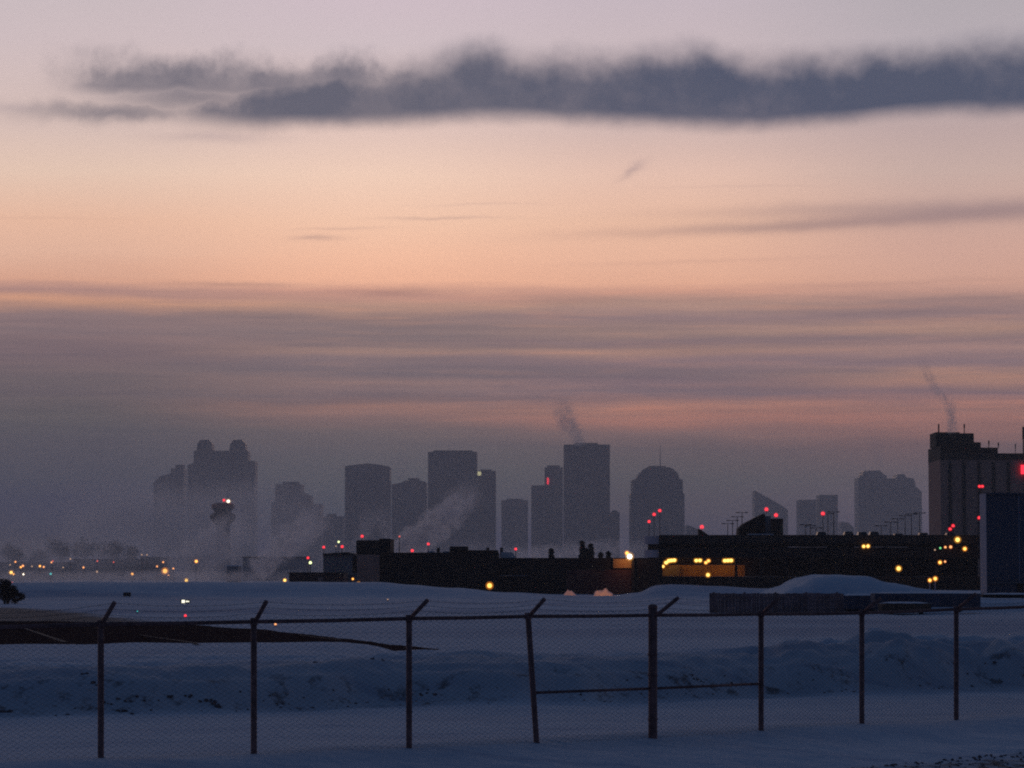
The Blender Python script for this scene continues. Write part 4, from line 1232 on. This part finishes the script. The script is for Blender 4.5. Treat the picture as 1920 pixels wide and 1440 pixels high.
for px, py, Y, r, m, kind, lb in [
    (1175.5, 1037, 436, 2.9, 'orange_l', 'street', 'smaller of two touching lamps over the terminal roof'),
    (1180.5, 1043.5, 429, 4.6, 'white_l', 'wall', 'large dazzling lamp at the terminal roof edge over the orange wall'),
    (1327.5, 1078, 468, 3.0, 'yellow_l', 'wall', 'yellow lamp below the lit garage deck'),
    (1619.5, 1024.5, 469.5, 2.6, 'yellow_l', 'wall', 'left lamp of the yellow pair on the upper garage deck'),
    (1627.5, 1024, 469.5, 2.7, 'yellow_l', 'wall', 'right lamp of the yellow pair on the upper garage deck'),
    (1685, 1066, 468, 3.6, 'yellow_l', 'wall', 'lone round yellow lamp on the dark garage wall'),
    (1795.5, 1012, 469, 3.8, 'yellow_l', 'wall', 'large yellow lamp at the right end of the garage parapet'),
    (1809, 1029, 469, 2.9, 'orange_l', 'wall', 'orange lamp nearest the blue building on the garage'),
    (1782.5, 1025.5, 469.5, 2.5, 'amber_l', 'wall', 'pinkish lamp at the right of a small row on the garage'),
    (1772.5, 1026, 469.5, 2.0, 'amber_l', 'wall', 'dim orange lamp in the middle of a small row on the garage'),
    (1763, 1027.5, 469.5, 1.9, 'green_l', 'wall', 'only green lamp on the garage'),
    (1753, 1031, 469.5, 1.5, 'dim_l', 'wall', 'faintest lamp left of the green one on the garage'),
    (1762.5, 1054.5, 469, 2.7, 'orange_l', 'wall', 'brighter lamp of the pair on the middle garage deck at right'),
    (1772, 1053, 469, 1.8, 'amber_l', 'wall', 'fainter lamp of the pair on the middle garage deck at right'),
    (1743.5, 1088, 330, 2.7, 'orange_l', 'street', 'left lamp of two over the pale post by the snow pile'),
    (1753.5, 1085, 340, 3.0, 'orange_l', 'street', 'right lamp of two over the pale post by the snow pile'),
    (1243, 1062, 473, 2.6, 'yellow_l', 'ceiling', 'lowest lamp at the start of the curving lamp string'),
    (1249, 1055, 474, 3.2, 'yellow_l', 'ceiling', 'second lamp of the curving lamp string'),
    (1254, 1051.5, 475, 3.2, 'yellow_l', 'ceiling', 'third lamp of the curving lamp string'),
    (1259, 1050.8, 476, 3.2, 'yellow_l', 'ceiling', 'fourth lamp of the curving lamp string'),
    (1264.5, 1050.3, 477, 3.2, 'yellow_l', 'ceiling', 'last lamp at the right end of the curving lamp string'),
    (1305.5, 1051, 476, 3.1, 'yellow_l', 'ceiling', 'left lamp of the yellow pair in the lit deck'),
    (1312.5, 1050.8, 476, 3.1, 'yellow_l', 'ceiling', 'right lamp of the yellow pair in the lit deck'),
    (1323.5, 1055, 475, 2.6, 'orange_l', 'ceiling', 'lower lamp of the stepped orange pair in the lit deck'),
    (1328.5, 1051.5, 475, 2.7, 'orange_l', 'ceiling', 'upper lamp of the stepped orange pair in the lit deck'),
    (1359, 1051.3, 476, 3.2, 'yellow_l', 'ceiling', 'left lamp of the yellow trio in the lit deck'),
    (1365, 1051, 476, 3.2, 'yellow_l', 'ceiling', 'middle lamp of the yellow trio in the lit deck'),
    (1371, 1050.8, 476, 3.2, 'yellow_l', 'ceiling', 'right lamp of the yellow trio in the lit deck'),
]:
    lamp(px, py, Y, r * 1.05, m, lb, kind, 'lamps on and around the garage')

def point(px, py, Y, e, c=(1, .36, .035), r=.3):
    l_ = bpy.data.lights.new('lamp_light', 'POINT'); l_.energy = e; l_.color = c; l_.shadow_soft_size = r
    q = bpy.data.objects.new('lamp_light', l_); q.location = P(px, py, Y); col.objects.link(q)
for px, e in ((1256, 75), (1309, 18), (1326, 14), (1365, 75)):
    point(px, 1053, 474.3 if px > 1300 else 473.5, e)
point(1172, 1051, 428.4, 60)
def spot(px, py, Y, tgt, e, ang, c=(1, .33, .07)):
    l_ = bpy.data.lights.new('lamp_light', 'SPOT'); l_.energy = e; l_.color = c; l_.spot_size = R(ang); l_.spot_blend = .6; l_.shadow_soft_size = .2
    q = bpy.data.objects.new('lamp_light', l_); q.location = P(px, py, Y); col.objects.link(q)
    q.rotation_euler = (Vector(tgt) - q.location).to_track_quat('-Z', 'Y').to_euler()
    o = thing('flood_lamp', P(px, py, Y + .4), 'hooded flood lamp over the %s snow heap' % ('smaller left' if px < 1100 else 'larger right'), 'flood lamp')
    bm = BM(); box(bm, -.25, .25, -.2, .1, .12, .3); box(bm, -.06, .06, .1, .5, .15, .25); link_mesh('hood', bm, M['metal'], o)

# snow heaps glowing under the terminal lamps
def heap(px0, px1, ptop, pbot, Y, label):
    X0, X1 = PX(px0, Y), PX(px1, Y); zb, zt = PZ(pbot, Y), PZ(ptop, Y)
    rg = random.Random(int(px0))
    bm = BM(); n = 16
    g = [[None] * (n + 1) for _ in range(n + 1)]
    for i in range(n + 1):
        for j in range(n + 1):
            u, v = i / n * 2 - 1, j / n * 2 - 1
            rr = max(0, 1 - u * u) ** .6 * max(0, 1 - v * v) ** .6
            hh = (zt - zb) * rr * (.75 + .5 * mnoise.noise(Vector((u * 2.2, v * 2.2, px0)))) - .3 * (rr < .02)
            g[i][j] = bm.verts.new(((X1 - X0) / 2 * u, v * 1.6, hh))
    for i in range(n):
        for j in range(n): bm.faces.new([g[i][j], g[i+1][j], g[i+1][j+1], g[i][j+1]])
    o = link_mesh('snow_heap', bm, M['roofsnow'], None, True)
    o.location = ((X0 + X1) / 2, Y, zb)
    return tag(o, label, 'snow heap', 'lamp-lit snow heaps by the terminal')
heap(1055, 1081, 1106.5, 1119, 400, 'smaller lamp-lit orange snow heap in front of the terminal')
heap(1111, 1151, 1102.5, 1119, 400, 'larger lamp-lit orange snow heap in front of the terminal')
spot(1066, 1075, 396, P(1067, 1114, 399), 150, 50)
spot(1130, 1072, 396, P(1131, 1112, 399), 210, 60)

# ------------------------------------------------------------------ airfield signs and markers
p = ground_hit(238, 1120, 150)
o = thing('airfield_box', p, 'small dark equipment box standing alone on the snowfield', 'equipment box')
k = p.y / F
bm = BM(); box(bm, -7 * k, 6.5 * k, 0, .5, .12, 8 * k); prism(bm, [(-7.4 * k, 8 * k), (-6 * k, 9.2 * k), (6 * k, 9.2 * k), (7 * k, 8 * k)], -.05, .55); link_mesh('cabinet', bm, M['metal'], o)
for s in (-5, 4.5):
    bm = BM(); tube(bm, [(s * k, .25, -.2), (s * k, .25, .13)], .05, 6); link_mesh('leg', bm, M['metal'], o)
p = ground_hit(347, 1132.5, 150)
o = thing('taxiway_sign', p, 'bright white lit airfield sign low on the snowfield', 'airfield sign')
k = p.y / F
bm = BM(); box(bm, -9 * k, 9 * k, .02, .25, 1.2 * k, 8 * k); link_mesh('casing', bm, M['metal'], o)
bm = BM(); box(bm, -6.5 * k, -.3 * k, 0, .015, 2 * k, 7.6 * k); link_mesh('lit_panel', bm, M['sign_l'], o)
bm = BM()
vs = [bm.verts.new(q) for q in ((.6 * k, .01, 4.8 * k), (3.6 * k, .01, 6.9 * k), (3.6 * k, .01, 5.6 * k), (7.6 * k, .01, 5.9 * k), (7.6 * k, .01, 3.4 * k), (3.6 * k, .01, 4.0 * k), (3.6 * k, .01, 2.7 * k))]
bm.faces.new(vs); link_mesh('lit_arrow', bm, M['sign_l'], o)
for s in (-6, 6):
    bm = BM(); tube(bm, [(s * k, .13, -.1), (s * k, .13, 1.3 * k)], .03, 6); link_mesh('leg', bm, M['metal'], o)
for px, py, r, m, lb in ((347.5, 1154.5, 1.9, 'red_l', 'red runway edge light straight below the lit white sign'), (516.5, 1170.5, 2.0, 'amber_l', 'orange runway edge light just under the fence rail'),
                         (727, 1124, 1.2, 'dim_l', 'small pale-tipped marker alone on the far snowfield'), (257.5, 1146, .9, 'cyan_l', 'tiny blue taxiway light left of the red one')):
    p = ground_hit(px, py + 4, 90); k = p.y / F
    o = thing('runway_light', p, lb, 'runway light', 'lights set in the snowfield')
    bm = BM(); tube(bm, [(0, 0, -.1), (0, 0, 3.2 * k)], .04, 6); tube(bm, [(0, 0, 2.4 * k), (0, 0, 2.9 * k)], 1.5 * k, 8); link_mesh('stake', bm, M['metal'], o)
    bulb_mesh(Vector((0, 0, 4 * k)), r * k, M[m], 'lens', o)

# ------------------------------------------------------------------ haze and steam
m = bpy.data.materials.new('haze'); m.use_nodes = True; m.node_tree.nodes.clear()
T = NT(m.node_tree)
v = T.n('ShaderNodeVolumePrincipled')
v.inputs['Density Attribute'].default_value = ''
v.inputs['Color'].default_value = (.97, .97, .97, 1)
v.inputs['Density'].default_value = HAZE
v.inputs['Anisotropy'].default_value = .4
T.link(v.outputs[0], T.n('ShaderNodeOutputMaterial').inputs['Volume'])
bm = BM(); box(bm, -2600, 2600, -60, HAZE_FAR, -12, HAZE_TOP)
tag(link_mesh('haze', bm, m), kind='stuff')
m = m.copy(); m.name = 'city_smog'
m.node_tree.nodes['Principled Volume'].inputs['Density'].default_value = SMOG
bm = BM(); box(bm, -2400, 2400, SMOG_Y0, SMOG_Y1, -10, SMOG_TOP)
tag(link_mesh('city_smog', bm, m), kind='stuff')

def plume(name, pa, ra, pb, rb, bend, dens, label, seed=0.0, wob=.7, nscale=1.9, flat=1.0):
    """a soft-edged column of steam from pa (radius ra) to pb (radius rb), its axis bowed sideways by bend"""
    pa, pb = Vector(pa), Vector(pb)
    ax = pb - pa; L = ax.length; zd = ax.normalized()
    yd = Vector((0, 1, 0)); yd = (yd - zd * yd.dot(zd)).normalized(); xd = yd.cross(zd)
    mw = Matrix((xd, yd, zd)).transposed().to_4x4(); mw.translation = pa
    bm = BM()
    N = 14; seg = 14; rings = []
    g_ = 1.12
    for i in range(N + 1):
        s = i / N
        r = (ra + (rb - ra) * s) * g_
        c = bend * math.sin(math.pi * s)
        rings.append([bm.verts.new((c + r * math.cos(2*math.pi*k/seg), r * flat * math.sin(2*math.pi*k/seg), s * L)) for k in range(seg)])
    for i in range(N):
        for k in range(seg):
            bm.faces.new([rings[i][k], rings[i][(k+1) % seg], rings[i+1][(k+1) % seg], rings[i+1][k]])
    bm.faces.new(rings[0][::-1]); bm.faces.new(rings[-1])
    mt = bpy.data.materials.new(name); mt.use_nodes = True; mt.node_tree.nodes.clear()
    T = NT(mt.node_tree)
    tcn = T.n('ShaderNodeTexCoord'); s_ = T.n('ShaderNodeSeparateXYZ'); T.link(tcn.outputs['Object'], s_.inputs[0])
    x, y, z = s_.outputs
    s = T.m('MULTIPLY', z, 1 / L)
    r = T.m('MULTIPLY_ADD', s, rb - ra, ra)
    c = T.m('MULTIPLY', T.m('SINE', T.m('MULTIPLY', s, math.pi)), bend)
    av = (ra + rb) / 2
    nv = T.n('ShaderNodeVectorMath', operation='SCALE'); T.link(tcn.outputs['Object'], nv.inputs[0]); nv.inputs['Scale'].default_value = nscale / av
    nv2 = T.n('ShaderNodeVectorMath', operation='ADD'); T.link(nv.outputs[0], nv2.inputs[0]); nv2.inputs[1].default_value = (seed, seed * 1.7, seed * .3)
    nz = T.noise(nv2.outputs[0], 1.0, 3, .6)
    nz2 = T.noise(nv2.outputs[0], .45, 2, .5)
    qx = T.m('DIVIDE', T.m('ADD', T.m('SUBTRACT', x, c), T.m('MULTIPLY', T.m('SUBTRACT', nz2, .5), av * 2 * wob)), r)
    qy = T.m('DIVIDE', T.m('MULTIPLY', y, 1 / flat), r)
    rr = T.m('ADD', T.m('MULTIPLY', qx, qx), T.m('MULTIPLY', qy, qy))
    fall = T.m('SUBTRACT', 1.0, T.step(.0, 1.0, rr))
    ends = T.m('MULTIPLY', T.step(0.0, .12, s), T.m('SUBTRACT', 1.0, T.step(.45, 1.0, s)))
    body = T.m('MULTIPLY', fall, T.step(.36, .62, nz))
    thin = T.m('DIVIDE', ra, r)
    d = T.m('MULTIPLY', T.m('MULTIPLY', body, ends), T.m('MULTIPLY', thin, dens))
    v = T.n('ShaderNodeVolumePrincipled'); v.inputs['Density Attribute'].default_value = ''
    v.inputs['Color'].default_value = (.95, .95, .98, 1); v.inputs['Anisotropy'].default_value = .62
    T.link(d, v.inputs['Density'])
    T.link(v.outputs[0], T.n('ShaderNodeOutputMaterial').inputs['Volume'])
    o = link_mesh(name, bm, mt)
    o.matrix_world = mw
    return tag(o, label, 'steam plume', 'steam and smoke plumes')

def pk(Y): return Y / F
Y = 2890
plume('steam_plume', P(1100, 836, Y), 14 * pk(Y), P(1045, 735, Y), 34 * pk(Y), -9 * pk(Y), 0.1802, 'steam drifting left off the roof of the tallest tower', 1.0)
Y = 826
plume('steam_plume', P(1785, 816, Y), 10 * pk(Y), P(1776, 735, Y), 15 * pk(Y), 2 * pk(Y), 0.6899, 'thin steam rising straight from the hotel rooftop plant', 2.0)
plume('steam_plume', P(1776, 758, Y), 9 * pk(Y), P(1722, 660, Y), 19 * pk(Y), -5 * pk(Y), 0.4032, 'upper wisp of steam drifting left high above the hotel', 3.0)
Y = 800
plume('steam_plume', P(728, 1050, Y), 30 * pk(Y), P(905, 905, Y), 38 * pk(Y), 6 * pk(Y), 0.7645, 'broad bright steam cloud slanting up across the skyline towers', 4.0)
plume('steam_plume', P(668, 1028, Y), 13 * pk(Y), P(694, 938, Y), 30 * pk(Y), 6 * pk(Y), 0.20, 'small steam puff left of the chimney block', 5.0)
plume('steam_plume', P(730, 1018, Y), 12 * pk(Y), P(720, 938, Y), 26 * pk(Y), -8 * pk(Y), 0.20, 'small steam puff straight above the chimney block', 5.5)
plume('steam_plume', P(470, 1075, Y), 26 * pk(Y), P(622, 945, Y), 46 * pk(Y), 5 * pk(Y), 0.5616, 'pale smoke slanting up right of the control tower', 6.0)
Y = 1400
plume('fog_bank', P(330, 1090, Y), 60 * pk(Y), P(470, 960, Y), 60 * pk(Y), 0, 0.15, 'thin fog bank around the control tower shaft', 7.0)
plume('fog_bank', P(940, 1060, 1100), 34 * pk(1100), P(1250, 1030, 1100), 40 * pk(1100), 0, 0.1728, 'low fog bank behind the terminal roof and spruces', 8.0)
plume('fog_bank', P(-60, 1086, 620), 20 * pk(620), P(700, 1082, 620), 16 * pk(620), 0, 0.077, 'lowest fog bank lying over the left snow edge', 13.0, .5, 1.0, 7.0)
plume('fog_bank', P(100, 1000, 2750), 105 * pk(2750), P(690, 990, 2750), 95 * pk(2750), 0, 0.03206, 'wide ice fog bank veiling the twin-horned tower', 14.0, .5, .8, 1.0)
plume('fog_bank', P(-120, 1040, 1900), 52 * pk(1900), P(420, 1040, 1900), 42 * pk(1900), 0, 0.0308, 'fog bank drifting over the bare trees at left', 15.0, .5, .9, 1.0)
plume('fog_bank', P(560, 1050, 2000), 42 * pk(2000), P(1720, 1050, 2000), 36 * pk(2000), 0, 0.0208, 'long fog bank along the feet of the skyline towers', 16.0, .5, .9, 1.0)
Y = 3340
plume('steam_plume', P(1650, 884, Y), 12 * pk(Y), P(1628, 806, Y), 20 * pk(Y), 6 * pk(Y), 0.0324, 'faint steam above the broad pale tower', 9.0)
Y = 3030
plume('steam_plume', P(752, 902, Y), 13 * pk(Y), P(728, 850, Y), 26 * pk(Y), 14 * pk(Y), 0.063, 'faint smoke curl over the gap between two flat-topped towers', 10.0)
plume('steam_plume', P(852, 846, 2990), 8 * pk(2990), P(838, 820, 2990), 14 * pk(2990), 0, 0.063, 'faint smoke puff on the tall tower beside the lit-window tower', 11.0)
plume('steam_plume', P(1238, 874, 2790), 8 * pk(2790), P(1226, 832, 2790), 14 * pk(2790), 0, 0.042, 'faint smoke wisp over the domed tower', 12.0)

# ------------------------------------------------------------------ render settings
cy = sc.cycles
cy.max_bounces = 5
cy.diffuse_bounces = 2
cy.glossy_bounces = 2
cy.transmission_bounces = 2
cy.transparent_max_bounces = 16
cy.volume_bounces = 2
cy.volume_step_rate = 1.5
cy.volume_max_steps = 128
cy.sample_clamp_indirect = 1.5
cy.use_denoising = False
cy.filter_width = 2.0
cy.caustics_reflective = False
cy.caustics_refractive = False
